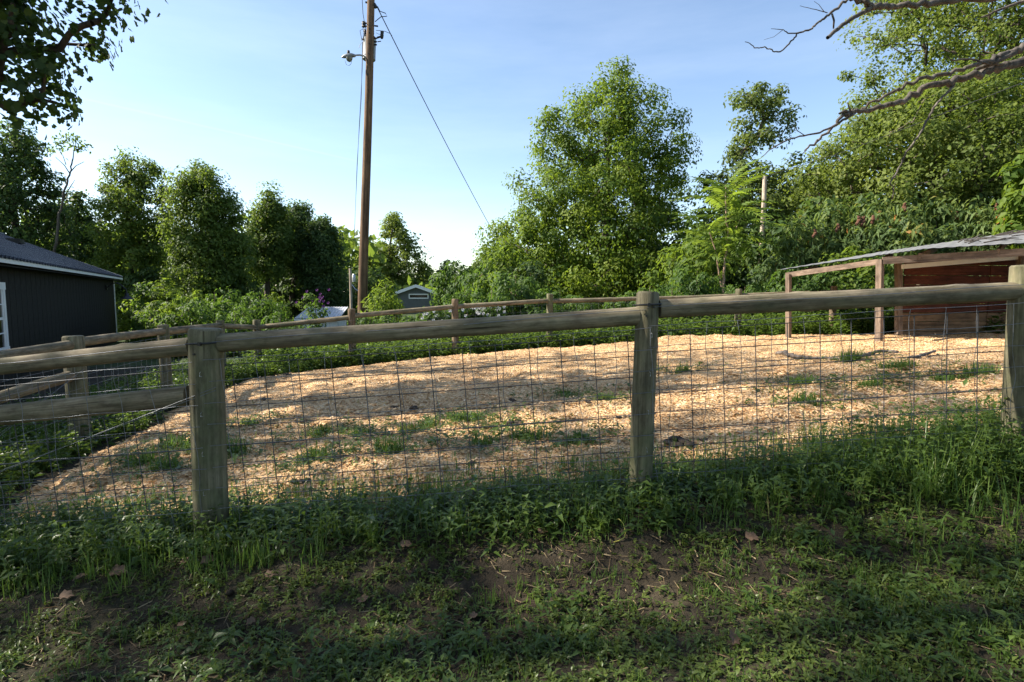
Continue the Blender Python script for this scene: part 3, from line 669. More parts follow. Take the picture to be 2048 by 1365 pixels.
def insul(px, py, sgn, nm='insulator'):
    b0 = at(px, py, UY); mb = MB(); mb.tube([b0+Vector((-.02*sgn, 0, 0)), b0+Vector((.05*sgn, 0, 0)), b0+Vector((.06*sgn, 0, 0)), b0+Vector((.11*sgn, 0, 0)), b0+Vector((.12*sgn, 0, 0)), b0+Vector((.17*sgn, 0, 0))], [.02, .02, .055, .03, .055, .03], 10); return mb.build(nm, M['black'], up, True)
insul(735, 47, -1); insul(735, 53, -1)
b0 = at(727, 50, UY); mb = MB(); mb.tube([b0+Vector((0, 0, .09)), b0-Vector((0, 0, .06))], .05, 10); mb.build('insulator', M['black'], up, True)
for (x0, y0, x1, y1, r_, nm) in ((749, 52, 756, 53, .025, 'bracket'), (731, 5, 737, 6, .03, 'bolt'), (748, 8, 752, 16, .05, 'clamp'), (754, 76, 764, 73, .03, 'bracket'), (755, 84, 762, 83, .015, 'bracket')):
    mb = MB(); mb.tube([at(x0, y0, UY), at(x1, y1, UY)], r_, 8); mb.build(nm, M['black'], up, True)
a0, a1 = at(764.5, 62, UY), at(763.5, 78, UY); mb = MB(); mb.tube([a0, a0.lerp(a1, .1), a0.lerp(a1, .12), a0.lerp(a1, .5), a0.lerp(a1, .52), a0.lerp(a1, .9), a1], [.02, .05, .055, .045, .055, .045, .03], 10); mb.build('fuse_cutout', M['black'], up, True)
for pts, r_ in (([(750, 44), (762, 34), (774, 33), (771, 27), (760, 23), (755, 13)], .012), ([(752, 61), (770, 63), (781, 68), (784, 72)], .008), ([(752, 66), (758, 69), (764, 68)], .006), ([(724, 82), (720, 62), (725, 58), (729, 66), (727, 78)], .010), ([(724, 85), (719, 92), (718, 97)], .006)):
    mb = MB(); q = [at(x, y, UY+.05) for x, y in pts]; mb.tube(q, r_, 6); mb.build('jumper_wire', M['black'], up, True)
sx = MB()
for yy in (58, 66, 88, 108, 149, 205, 290):     # dark bolts / holes on the shaft
    f = (640-yy)/640; px = 722+19*f; b0 = at(px, yy, UY-.118); mb = MB(); mb.tube([b0, b0-Vector((0, .02, 0))], .02, 8); mb.build('bolt', M['black'], up, True)
# yard light on a short arm
yl = empty('yard_light', (0, 0, 0), 'security light on a short curved arm high on the utility pole', 'lamp')
mb = MB(); mb.tube([at(733, 119, UY-.02), at(729, 113, UY-.06), at(720, 110.5, UY-.1), at(709, 111, UY-.12)], .028, 8); mb.build('arm', M['steel'], yl, True)
h0, h1 = at(711, 113, UY-.12), at(683, 114, UY-.14)
mb = MB(); q = [h0.lerp(h1, t)+Vector((0, 0, dz_)) for t, dz_ in ((0, 0), (.1, .02), (.3, .03), (.6, .02), (.85, 0), (1, -.02))]; mb.tube(q, [.03, .05, .065, .065, .05, .012], 12); mb.build('housing', M['grey'], yl, True)
c_ = h0.lerp(h1, .45); mb = MB(); mb.tube([c_+Vector((0, 0, z)) for z in (-.03, -.08, -.13, -.16)], [.10, .095, .07, .02], 14); mb.build('lens', M['lens'], yl, True)
c_ = h0.lerp(h1, .5)+Vector((0, 0, .1)); mb = MB(); mb.tube([c_, c_+Vector((0, 0, .07))], [.045, .04], 10); mb.build('photocell', M['black'], yl, True)
mb = MB(); mb.tube([at(690, 122, UY-.1), at(693, 130, UY-.1), at(698, 132, UY-.1), at(702, 128, UY-.1), at(703, 122, UY-.1)], .006, 5); mb.build('loop_wire', M['black'], yl, True)
def cable(name, pts, r, label, sag=0):
    P = []
    for i in range(len(pts)-1):
        for t in np.linspace(0, 1, 14)[(0 if i == 0 else 1):]: P.append(pts[i].lerp(pts[i+1], t)-Vector((0, 0, sag*4*t*(1-t))))
    mb = MB(); mb.tube(P, r, 6); return tag(mb.build(name, M['black'], None, True), label, 'cable')
e1 = at(985, 462, 33); s1 = at(752, 10, UY)
cable('overhead_cable', [s1, e1, e1+(e1-s1)*.35-Vector((0, 0, .6))], .016, 'black cable slanting down from the tall pole into the big tree', .12)
wp = at(700, 537, 31)
cable('service_wire', [at(727, 45, UY), at(724.5, 140, UY), at(718, 260, 22), at(708, 480, 29), wp], .007, 'thin service wire dropping from the tall pole to the white pole')
cable('service_wire', [at(725, 85, UY), at(722.5, 200, UY+1), at(714, 330, 24), at(709, 470, 29), wp+Vector((.05, 0, -.1))], .007, 'second thin wire hanging close behind the tall utility pole')
cable('feeder_wire', [at(729, 46, UY), at(726, 28, UY-1), at(722, -40, UY-4), at(716, -150, UY-8)], .009, 'thin wire coming over from above to the pole insulator')
fp = empty('white_pole', (0, 0, 0), 'slim pale pole with a grey box beyond the back fence', 'pole')
pole_obj(fp, (wp.x, 31, gz(wp.x, 31)-.1), wp, .075, .065, M['palepole'])
mb = MB(); b0 = at(707.5, 552, 30.9); mb.tube([b0+Vector((0, 0, .1)), b0+Vector((0, 0, .02)), b0-Vector((0, 0, .2)), b0-Vector((0, 0, .33))], [.04, .09, .10, .095], 12); mb.build('box', M['steel'], fp, True)
mb = MB(); mb.tube([at(704, 570, 30.9), at(710, 578, 30.9), at(716, 582, 30.9)], .025, 6); mb.build('cable_loop', M['steel'], fp, True)
sp_ = empty('service_pole', (0, 0, 0), 'pale weathered pole with a dark top standing among shrubs beside the feathery sapling', 'pole')
SY = 21.; sb = at(1519, 600, SY); sb.z = gz(sb.x, SY)-.1; stp = at(1529, 352, SY)
pole_obj(sp_, sb, stp, .105, .078, M['palepole'])
mb = MB(); mb.tube([stp-Vector((0, 0, .12)), stp+Vector((0, 0, .05))], [.083, .07], 14); mb.build('cap', M['black'], sp_, True)
mb = MB(); mb.tube([stp+Vector((.1, -.02, -.05)), stp+Vector((.17, -.02, -.05))], .05, 8); mb.build('insulator', M['black'], sp_, True)
cable('service_wire', [stp+Vector((.12, 0, 0)), at(1700, 300, 17), at(2048, 165, 12), at(2300, 80, 10)], .008, 'thin grey wire running from the pale pole past the dead limbs')

# ------------------------------------------------------------------ trees
def build_tree(name, label, cat, base, prof, leafmat, barkmat, nclump=180, nleaf=60, lsize=.15, crad=.5, trunk_r=.2, dfac=.85, tm=DIAMOND, wfac=.62, seed=0, group=None, limb_top=.9, shell=.45, flat=.75, up=.7, droop=0., trunk_mid=None, hole=.2):
    """prof: list of (z, xl, xr) world, relative to base. One trunk mesh with limbs, one crown mesh of leaves."""
    global R
    R0 = R; R = np.random.default_rng(seed+1000)
    prof = sorted(prof); zk = np.array([p[0] for p in prof]); xl = np.array([p[1] for p in prof]); xr = np.array([p[2] for p in prof])
    # clump centres
    zz = np.linspace(zk[0], zk[-1], 200); wz = np.maximum(.05, np.interp(zz, zk, xr)-np.interp(zz, zk, xl))**1.55; cdf = np.cumsum(wz); cdf /= cdf[-1]
    # stratified
    z = np.interp((np.arange(nclump)+R.random(nclump))/nclump, cdf, zz)
    th = np.arange(nclump)*2.39996+R.normal(0, .5, nclump); rho = R.random(nclump)**shell
    c = (np.interp(z, zk, xl)+np.interp(z, zk, xr))/2; a = (np.interp(z, zk, xr)-np.interp(z, zk, xl))/2
    a = np.maximum(a-crad*.55, a*.45)*(.78+.46*vnoise(np.cos(th)*1.7+seed*3.1+5, z*(4.5/max(zk[-1]-zk[0], .5))+np.sin(th)*1.7, seed))
    P = np.stack([c+a*rho*np.cos(th), a*dfac*rho*np.sin(th), z+R.normal(0, crad*.25, nclump)], -1)
    kp = vnoise(np.cos(th)*2.3+seed*1.7+9, z*(7/max(zk[-1]-zk[0], .5))+np.sin(th)*2.3, seed+5) > hole
    P = P[kp]; z = z[kp]; th = th[kp]; nclump = len(P)
    # trunk
    H = zk[-1]; nt = 14; tz = np.linspace(0, H*limb_top, nt); cc = np.interp(tz, zk, (xl+xr)/2); bl = sstep(.15*H, .9*H, tz)
    if trunk_mid is not None: cc = cc*0+trunk_mid
    T = np.stack([cc*bl+.06*H*.2*np.sin(tz*1.1+seed), .06*H*.2*np.cos(tz*.8+seed), tz], -1); T[0] = 0
    nodes = [tuple(p) for p in T]; par = [-1]+list(range(nt-1))
    order = np.argsort(np.hypot(P[:, 0]-np.interp(P[:, 2], tz, T[:, 0]), P[:, 1])+.2*P[:, 2])
    tips = []
    NA = np.zeros((nt+nclump*3+5, 3)); NA[:nt] = T; cnt = nt
    zmin = .12*H
    for i in order:
        q = P[i]; dv = q-NA[:cnt]; d = np.linalg.norm(dv, axis=1)
        el = dv[:, 2]/(d+1e-6)
        cost = d*(1+np.where(el < .15, (.15-el)*1.6, 0)) + np.where(NA[:cnt, 2] < zmin, 3., 0) - .12*np.hypot(NA[:cnt, 0], NA[:cnt, 1])*0
        j = int(np.argmin(cost)); p = NA[j]; L = d[j]
        for f in (.36, .7, 1.0):
            w = p+(q-p)*f; w = w+R.normal(0, .05*L, 3)*(f < 1); w[2] += .10*L*math.sin(math.pi*f)*(.3+.7*R.random())
            NA[cnt] = w; par.append(j if f == .36 else cnt-1); cnt += 1
        tips.append(cnt-1)
    NA = NA[:cnt]; num = np.zeros(cnt); num[tips] += 1
    for i in range(cnt-1, 0, -1): num[par[i]] += num[i]
    num[0] = max(num[0], num.max()); rad = trunk_r*(np.maximum(num, .6)/num[0])**.48
    tzf = NA[:nt, 2]/H; rad[:nt] = np.maximum(rad[:nt], trunk_r*(1-.92*tzf)); rad[0] = trunk_r*1.35; rad[1] = min(rad[1], trunk_r*1.02)
    ed = [(par[i], i) for i in range(1, cnt)]
    ns = 7; TV = []; TF = []; o_ = 0
    tv, tf = tube(NA[:nt], rad[:nt], 12); TV.append(tv); TF.append(tf); o_ = len(tv)
    ed = np.array([(p, i) for p, i in ed if not (p < nt and i < nt)]).reshape(-1, 2)
    if len(ed):
        a_, b_ = NA[ed[:, 0]], NA[ed[:, 1]]; D = unit(b_-a_); ref = np.where(np.abs(D[:, 2:3]) > .9, np.array([[1., 0, 0]]), np.array([[0, 0, 1.]])); A = unit(np.cross(D, ref)); B = np.cross(D, A)
        tha = np.arange(5)*2*math.pi/5; ring = np.cos(tha)[None, :, None]*A[:, None]+np.sin(tha)[None, :, None]*B[:, None]
        r0 = np.minimum(rad[ed[:, 0]], rad[ed[:, 1]]*1.5)[:, None, None]; r1 = rad[ed[:, 1]][:, None, None]
        sv = np.concatenate([a_[:, None]+ring*r0, b_[:, None]+ring*r1], 1)
        j = np.arange(5); f = np.stack([j, j+5, (j+1) % 5+5, (j+1) % 5], -1); sf = (np.arange(len(ed))[:, None, None]*10+f[None]).reshape(-1, 4)+o_
        TV.append(sv.reshape(-1, 3)); TF.append(sf)
    tme = mesh('trunk', np.vstack(TV), np.vstack(TF), barkmat, True)
    # leaves
    n = nclump*nleaf; ci = np.repeat(np.arange(nclump), nleaf)
    cr_ = (crad*R.lognormal(0, .25, nclump))[ci]
    dirs = rnd_unit(n); rr = R.random(n)**.36
    off = dirs*(rr*cr_)[:, None]*np.array([1, 1, flat])
    Lp = P[ci]+off
    outw = unit(Lp-np.array([0, 0, H*.45]))
    N = unit(dirs*.85 + np.array([0, 0, up]) + outw*.4 + rnd_unit(n)*.55)
    D = unit(np.cross(N, rnd_unit(n))+np.array([0, 0, -.35]))
    L = lsize*R.lognormal(0, .22, n); V, F = leaves(Lp, D, N, L, L*wfac, tm, droop)
    tint = np.clip(.5+.21*R.normal(size=nclump)[ci]+.15*R.normal(size=n), 0, 1)
    cme = mesh('crown', V, F, leafmat, tint=np.repeat(tint, len(tm[1])))
    R = R0
    root = empty(name, base, label, cat, group)
    link('trunk', tme, root); link('crown', cme, root)
    return root
def tree_px(name, label, px, Yd, prof, **kw):
    b = at(px, 600, Yd); b.z = gz(b.x, Yd)-.05
    pw = []
    for py, l, r in prof:
        q0, q1 = at(l, py, Yd), at(r, py, Yd); pw.append((q0.z-b.z, q0.x-b.x, q1.x-b.x))
    cat = kw.pop('cat', 'tree')
    return build_tree(name, label, cat, b, pw, **kw)

tree_px('maple_tree', 'large broad green maple tree with yellow green sunlit leaves and tapering top', 1210, 26, [(118, 1222, 1262), (165, 1180, 1292), (215, 1120, 1340), (270, 1065, 1385), (340, 1055, 1395), (400, 1015, 1405), (450, 980, 1415), (500, 965, 1412), (550, 975, 1400), (600, 1010, 1370)],
        leafmat=M['maple'], barkmat=M['darkbark'], nclump=520, nleaf=165, lsize=.135, crad=.66, trunk_r=.27, seed=3, hole=.12)
tree_px('poplar_tree', 'slender poplar tree with a narrow tuft of leaves on a bare upper stem', 1478, 24, [(160, 1490, 1530), (195, 1455, 1590), (235, 1448, 1600), (275, 1446, 1585), (300, 1450, 1510), (325, 1440, 1520), (350, 1400, 1590), (420, 1385, 1600), (500, 1390, 1590), (560, 1400, 1580)],
        leafmat=M['poplar'], barkmat=M['bark'], nclump=190, nleaf=85, lsize=.15, crad=.46, trunk_r=.17, seed=11)
tree_px('oak_tree', 'wide olive green oak tree spreading above the shelter roof', 1850, 20, [(150, 1830, 2000), (205, 1720, 2080), (250, 1665, 2110), (310, 1620, 2130), (370, 1600, 2130), (430, 1610, 2100), (480, 1640, 2050)],
        leafmat=M['oak'], barkmat=M['bark'], nclump=560, nleaf=125, lsize=.125, crad=.6, trunk_r=.3, seed=23, hole=.14)
tree_px('oak_tree', 'tallest olive green oak with its top high above the dead limbs', 2060, 23, [(-260, 1960, 2200), (-160, 1820, 2330), (-60, 1755, 2400), (30, 1722, 2430), (110, 1712, 2450), (180, 1735, 2450), (260, 1780, 2420), (340, 1830, 2380)],
        leafmat=M['oak'], barkmat=M['darkbark'], nclump=680, nleaf=120, lsize=.14, crad=.68, trunk_r=.4, seed=29, hole=.1)
tree_px('thicket_tree', 'bushy green tree filling the space behind the pale pole and oak', 1600, 25, [(320, 1580, 1640), (350, 1530, 1690), (400, 1510, 1720), (480, 1500, 1720), (560, 1510, 1700)], leafmat=M['poplar'], barkmat=M['bark'], nclump=150, nleaf=75, lsize=.18, crad=.55, trunk_r=.14, seed=37)
tree_px('woodland_tree', 'tall airy woodland tree with thin trunks showing beyond the dark house', 258, 31, [(306, 245, 285), (340, 200, 325), (390, 190, 338), (460, 186, 345), (530, 190, 345), (600, 205, 335)],
        leafmat=M['woods'], barkmat=M['bark'], nclump=230, nleaf=100, lsize=.16, crad=.55, trunk_r=.16, seed=41)
tree_px('woodland_tree', 'round topped dense green woodland tree beside the airy one', 403, 29, [(332, 372, 425), (360, 348, 462), (410, 336, 490), (470, 336, 502), (540, 340, 502), (600, 350, 490)],
        leafmat=M['woods'], barkmat=M['darkbark'], nclump=330, nleaf=110, lsize=.145, crad=.6, trunk_r=.22, seed=43)
tree_px('woodland_tree', 'pointed woodland tree with a pale straight bare lower trunk', 537, 33, [(382, 530, 552), (410, 508, 570), (450, 492, 588), (500, 488, 590), (545, 498, 580)],
        leafmat=M['woods'], barkmat=M['bark'], nclump=190, nleaf=110, lsize=.16, crad=.55, trunk_r=.15, seed=47)
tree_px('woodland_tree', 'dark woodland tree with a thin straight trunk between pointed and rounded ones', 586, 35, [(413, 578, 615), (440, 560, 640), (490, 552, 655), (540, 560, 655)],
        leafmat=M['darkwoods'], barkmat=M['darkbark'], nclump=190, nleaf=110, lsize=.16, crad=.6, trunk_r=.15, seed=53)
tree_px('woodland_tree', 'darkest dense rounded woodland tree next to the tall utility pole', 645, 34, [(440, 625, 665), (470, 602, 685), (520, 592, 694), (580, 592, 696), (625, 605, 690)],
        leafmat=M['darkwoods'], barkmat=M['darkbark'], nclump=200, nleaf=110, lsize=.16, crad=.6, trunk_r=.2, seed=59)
tree_px('lone_tree', 'medium green tree with open crown behind the utility pole and grey outbuilding', 782, 60, [(428, 752, 800), (455, 735, 830), (490, 715, 848), (530, 705, 858), (575, 705, 870), (605, 712, 860)],
        leafmat=M['oak'], barkmat=M['bark'], nclump=190, nleaf=75, lsize=.32, crad=.85, trunk_r=.28, seed=61)
for i, (px, Yd, pr) in enumerate([(892, 60, [(528, 882, 902), (548, 868, 918), (580, 858, 928), (602, 862, 925)]), (945, 55, [(540, 938, 955), (565, 918, 972), (600, 915, 980)]), (972, 46, [(492, 964, 986), (520, 945, 1002), (560, 930, 1012), (600, 930, 1015)]), (1008, 40, [(470, 998, 1020), (510, 985, 1045), (560, 975, 1050), (600, 975, 1050)])]):
    tree_px('distant_tree', ['small rounded distant tree in the gap beyond the grey outbuilding', 'lowest small distant tree between taller pointed ones', 'pointed distant tree left of the big maple crown', 'distant tree tucked against the big maple flank'][i], px, Yd, pr, leafmat=M['woods'], barkmat=M['bark'], nclump=80, nleaf=70, lsize=.27, crad=.62, trunk_r=.15, seed=70+i)
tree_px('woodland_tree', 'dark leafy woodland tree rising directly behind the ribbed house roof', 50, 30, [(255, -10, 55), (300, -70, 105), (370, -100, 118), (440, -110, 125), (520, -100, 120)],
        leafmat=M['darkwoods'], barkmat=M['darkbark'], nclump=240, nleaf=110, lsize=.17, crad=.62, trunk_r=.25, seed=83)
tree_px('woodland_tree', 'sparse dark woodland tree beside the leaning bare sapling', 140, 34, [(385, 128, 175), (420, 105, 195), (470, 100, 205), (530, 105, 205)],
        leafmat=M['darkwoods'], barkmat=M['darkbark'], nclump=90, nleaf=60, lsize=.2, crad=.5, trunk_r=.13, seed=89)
# thin bare leaning sapling
def px_branches(root, name, lines, mat, n=7):
    parts = []
    for pts in lines:
        P = np.array([at(x, y, d) for x, y, d, w in pts]); wd = np.array([.74*w*d/FPX/2 for x, y, d, w in pts])
        # resample with a little crookedness
        t = np.linspace(0, 1, len(P)); tt = np.linspace(0, 1, (len(P)-1)*5+1)
        Q = np.stack([np.interp(tt, t, P[:, k]) for k in range(3)], -1)
        L = np.linalg.norm(P[-1]-P[0]); Q[1:-1] += R.normal(0, .0028*L, (len(tt)-2, 3)); parts.append(tube(Q, np.interp(tt, t, wd)*(1+.035*R.normal(size=len(tt))), n))
    V, F = join(parts); return link(name, mesh(name, V, F, mat, True), root)
bs_ = empty('bare_sapling', (0, 0, 0), 'thin leaning half dead sapling with bare twigs and sparse leaf tufts', 'tree')
px_branches(bs_, 'trunk', [[(105, 640, 28, 9), (108, 520, 28, 7), (118, 430, 28, 6), (132, 375, 28, 5), (140, 345, 28, 4), (146, 318, 28, 3)], [(140, 345, 28, 3), (152, 332, 28.4, 2), (168, 324, 28.6, 1.4)], [(140, 348, 28, 3), (128, 330, 27.6, 2), (112, 316, 27.5, 1.3)], [(146, 318, 28, 2.5), (148, 300, 28, 2), (152, 285, 28, 1.2)], [(136, 362, 28, 3), (120, 350, 28, 2), (100, 345, 28, 1.2)], [(128, 395, 28, 3), (142, 372, 28, 2), (150, 360, 28, 1)], [(132, 330, 28, 2), (126, 312, 28, 1.4), (118, 300, 28, 1)]], M['deadwood'], 6)
tuft = []; tt_ = []
for (x, y, n_) in ((140, 275, 60), (120, 283, 40), (155, 292, 40), (108, 300, 35), (160, 297, 25)):
    c_ = np.array(at(x, y, 28)); P = c_+R.normal(0, .2, (n_, 3))*np.array([1.3, 1, .5]); tuft.append(leaves(P, rnd_unit(n_)-np.array([0, 0, .4]), rnd_unit(n_)+np.array([0, 0, 1.2]), .2, .1, DIAMOND)); tt_ += list(R.random(n_*2)*.6+.2)
V, F = join(tuft); link('crown', mesh('crown', V, F, M['woods'], tint=tt_), bs_)

# overhanging tree at the top left, close to the camera
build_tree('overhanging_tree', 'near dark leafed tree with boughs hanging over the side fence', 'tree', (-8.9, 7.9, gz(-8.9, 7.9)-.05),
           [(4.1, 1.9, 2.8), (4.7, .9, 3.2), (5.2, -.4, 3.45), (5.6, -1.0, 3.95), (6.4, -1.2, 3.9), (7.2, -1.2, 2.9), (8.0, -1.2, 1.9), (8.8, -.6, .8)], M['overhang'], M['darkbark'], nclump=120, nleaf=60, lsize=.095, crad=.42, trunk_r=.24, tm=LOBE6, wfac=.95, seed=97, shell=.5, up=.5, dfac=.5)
# trees out of frame on the sun side, whose crowns shade the paddock and the grass
sh1 = build_tree('shade_tree', 'leafy tree on the sunward side, first of the row beyond the side fence', 'tree', (-18.0, 8.5, -.6), [(2.8, -1.5, 1.5), (4, -3.2, 3.2), (6, -4, 4), (8, -4, 4), (10, -3.2, 3.2), (12, -1.2, 1.2)], M['woods'], M['darkbark'], nclump=170, nleaf=40, lsize=.14, crad=.8, trunk_r=.22, seed=101, group='trees on the sunward side')
sh1.scale = (1.7, 1.7, 1.7)
SH = [(-14.0, -3.4, 1.0, 2.1), (-16.5, 2.9, 1.5, 2.6), (-4.5, -5.2, 1.15, 3.1), (3.8, -5.6, 1.2, .6)]  # last two are added unseen behind the camera, crowns cutting overhead skylight
for i, (x, y, s, rz) in enumerate(SH):
    c_ = copy_tree(sh1); c_.location = (x, y, gz(x, y)-.05); c_.scale = (s, s, s); c_.rotation_euler = (0, 0, rz)
    c_['label'] = 'leafy tree in the row on the sunward side beyond the house' if x < -9 else ('leafy tree added unseen behind the camera to shade the near grass'); c_['group'] = 'trees on the sunward side' if x < -9 else 'added trees behind the camera'
sh1['label'] = 'leafy tree in the row on the sunward side beyond the house'

# dead tree whose bleached limbs reach in from the right
dt = empty('dead_tree', (0, 0, 0), 'dead tree with bleached bare limbs reaching over the shelter', 'tree')
px_branches(dt, 'trunk', [[(2380, 760, 9.6, 70), (2370, 500, 9.6, 55), (2350, 250, 9.5, 48), (2310, 60, 9.4, 40), (2260, -120, 9.3, 30), (2200, -260, 9.2, 14)]], M['deadwood'], 14)
px_branches(dt, 'limb', [[(2352, 20, 9.4, 36), (2200, 70, 9.2, 28), (2048, 122, 9, 24), (1985, 140, 8.9, 20), (1940, 151, 8.8, 17), (1900, 166, 8.8, 17), (1850, 175, 8.7, 15), (1815, 196, 8.7, 14), (1780, 212, 8.6, 13), (1745, 217, 8.6, 12), (1703, 229, 8.6, 11), (1680, 238, 8.5, 9), (1652, 266, 8.5, 7), (1625, 290, 8.5, 6), (1605, 308, 8.5, 2.5)],
    [(1710, 226, 8.6, 7), (1680, 245, 8.5, 6), (1640, 266, 8.4, 5), (1600, 273, 8.3, 4), (1570, 282, 8.3, 4), (1545, 297, 8.2, 3), (1522, 315, 8.2, 1.5)],
    [(1610, 272, 8.3, 2.5), (1595, 262, 8.3, 2), (1588, 250, 8.3, 1)], [(1700, 228, 8.6, 9), (1690, 222, 8.5, 8), (1678, 228, 8.5, 5)], [(1702, 226, 8.6, 5), (1697, 212, 8.5, 4), (1695, 205, 8.5, 2)]], M['deadwood'], 9)
px_branches(dt, 'limb', [[(2352, -20, 9.4, 30), (2200, 40, 9.1, 22), (2048, 95, 8.8, 17), (2010, 108, 8.8, 15), (1975, 122, 8.7, 12), (1930, 138, 8.6, 10), (1880, 152, 8.6, 10), (1840, 160, 8.5, 9), (1800, 180, 8.5, 8), (1760, 198, 8.5, 7), (1725, 215, 8.6, 6), (1700, 228, 8.6, 5)],
    [(2030, 105, 8.8, 16), (1990, 125, 8.75, 14), (1950, 140, 8.8, 9)], [(2010, 130, 8.9, 6), (1975, 128, 8.7, 6), (1940, 118, 8.6, 5), (1905, 122, 8.5, 3), (1893, 112, 8.5, 1.5)], [(1768, 195, 8.5, 3), (1765, 185, 8.5, 1.5)]], M['deadwood'], 9)
px_branches(dt, 'twig', [[(1908, 170, 8.8, 7), (1893, 188, 8.7, 6), (1872, 210, 8.6, 6), (1853, 243, 8.6, 6), (1836, 275, 8.5, 5), (1812, 305, 8.5, 5), (1797, 340, 8.5, 4.5), (1781, 366, 8.4, 4), (1788, 380, 8.4, 4), (1785, 400, 8.4, 2)], [(1782, 366, 8.4, 2), (1775, 374, 8.4, 1)]], M['deadwood'], 7)
px_branches(dt, 'limb', [[(2290, -60, 9.4, 26), (2150, -35, 8.8, 20), (2048, -12, 8.4, 19), (1960, -2, 8.2, 17), (1880, 4, 8.0, 16), (1820, 12, 7.9, 14), (1785, 16, 7.9, 14), (1745, 12, 7.8, 16), (1725, 3, 7.8, 12), (1698, -4, 7.7, 9)],
    [(1750, 14, 7.8, 13), (1725, 26, 7.8, 11), (1700, 40, 7.7, 10), (1680, 54, 7.7, 10), (1655, 76, 7.6, 9)]], M['deadwood'], 10)
px_branches(dt, 'limb', [[(1760, -60, 7.8, 9), (1720, -25, 7.7, 8), (1692, 2, 7.7, 7), (1662, 26, 7.6, 6.5), (1640, 43, 7.6, 5.5), (1622, 58, 7.5, 5), (1596, 68, 7.5, 4.5), (1578, 88, 7.5, 4), (1556, 107, 7.4, 3.5), (1540, 98, 7.4, 3), (1526, 95, 7.4, 3), (1510, 96, 7.4, 2.5), (1490, 84, 7.3, 1.5)],
    [(1664, 28, 7.6, 5), (1668, 42, 7.6, 5), (1667, 57, 7.7, 4)], [(1598, 67, 7.5, 3.5), (1576, 67, 7.5, 3), (1567, 60, 7.5, 2), (1542, 58, 7.5, 1.2)], [(1655, 26, 7.6, 2.5), (1640, 22, 7.6, 2), (1600, 12, 7.6, 1)], [(1648, 24, 7.6, 2), (1638, 10, 7.6, 1.2), (1628, 3, 7.6, .8)], [(1566, 60, 7.5, 1.5), (1548, 74, 7.5, 1), (1528, 80, 7.5, .7)]], M['deadwood'], 7)
px_branches(dt, 'limb', [[(2250, -60, 9.3, 14), (2120, -20, 9.6, 10), (2040, 5, 10, 8), (2005, 18, 10, 7), (1962, 36, 10, 4)]], M['deadwood'], 7)

# ------------------------------------------------------------------ feathery sapling with big pinnate leaves
def pinnate(n_pairs, L, ll, lw, mat, seed, droop=.35):
    global R
    R0 = R; R = np.random.default_rng(seed)
    t = np.linspace(.12, .98, n_pairs); parts = []
    rx = np.stack([L*t, 0*t, -droop*L*t**2], -1)
    P = np.vstack([rx, rx, rx[-1:]]); n = len(P)
    D = np.vstack([np.stack([.45+.3*R.random(n_pairs), np.ones(n_pairs), -.35-.25*R.random(n_pairs)], -1), np.stack([.45+.3*R.random(n_pairs), -np.ones(n_pairs), -.35-.25*R.random(n_pairs)], -1), [[1, 0, -.5]]])
    N = np.zeros((n, 3)); N[:, 2] = 1; N += R.normal(0, .2, (n, 3))
    s = np.concatenate([np.sin(np.pi*(.15+.8*t))**.6]*2+[[.7]])
    V, F = leaves(P, D, N, ll*s, lw*s, LANCE, .15)
    tv = np.stack([[0, 0, 0]]+list(rx)); rv, rf = tube(tv, np.linspace(.008, .003, len(tv)), 3)
    rf = np.vstack([rf[:, [0, 1, 2]], rf[:, [0, 2, 3]]]); tint = np.concatenate([np.repeat(np.clip(R.normal(.5, .18, n), 0, 1), 4), np.full(len(rf), .6)])
    V, F = join([(V, F), (rv, rf)]); R = R0
    return mesh('leaf', V, F, mat, tint=tint)
sap = empty('pinnate_sapling', (0, 0, 0), 'bright green sapling with long feathery drooping leaves on pink stems', 'tree')
SYd = 17
px_branches(sap, 'trunk', [[(1448, 640, SYd, 9), (1447, 590, SYd, 8), (1448, 540, SYd, 7), (1453, 500, SYd, 6), (1456, 470, SYd, 5), (1452, 430, SYd, 4), (1451, 395, SYd, 3), (1452, 375, SYd, 2)], [(1447, 590, SYd, 6), (1438, 550, SYd, 5), (1434, 510, SYd-.2, 4), (1424, 480, SYd-.3, 3), (1415, 455, SYd-.4, 2)], [(1453, 500, SYd, 4), (1470, 460, SYd+.3, 3), (1485, 430, SYd+.4, 2)]], M['pinktwig'], 8)
pm = [pinnate(14, .95, .21, .062, M['ailanthus'], 5+i, .45+.14*i) for i in range(4)]
k = 0
for (cx, y0, y1, yy, n_, s0) in ((1452, 372, 500, SYd, 34, 1.25), (1418, 452, 520, SYd-.35, 12, 1.1), (1484, 428, 500, SYd+.35, 14, 1.1), (1452, 500, 545, SYd, 8, .9)):
    for i in range(n_):
        f = i/(n_-1); a = k*2.39996+R.normal(0, .2); el = .75-.95*f+R.normal(0, .1)
        p = at(cx+R.normal(0, 3), y0+(y1-y0)*f, yy); s = s0*(.62+.5*math.sin(math.pi*min(1, .25+.7*f)))*(.9+.2*R.random())
        o = link('leaf', pm[k % 4], sap, p); o.rotation_euler = (R.normal(0, .4), -el-.2, a); o.scale = (s, s, s); k += 1

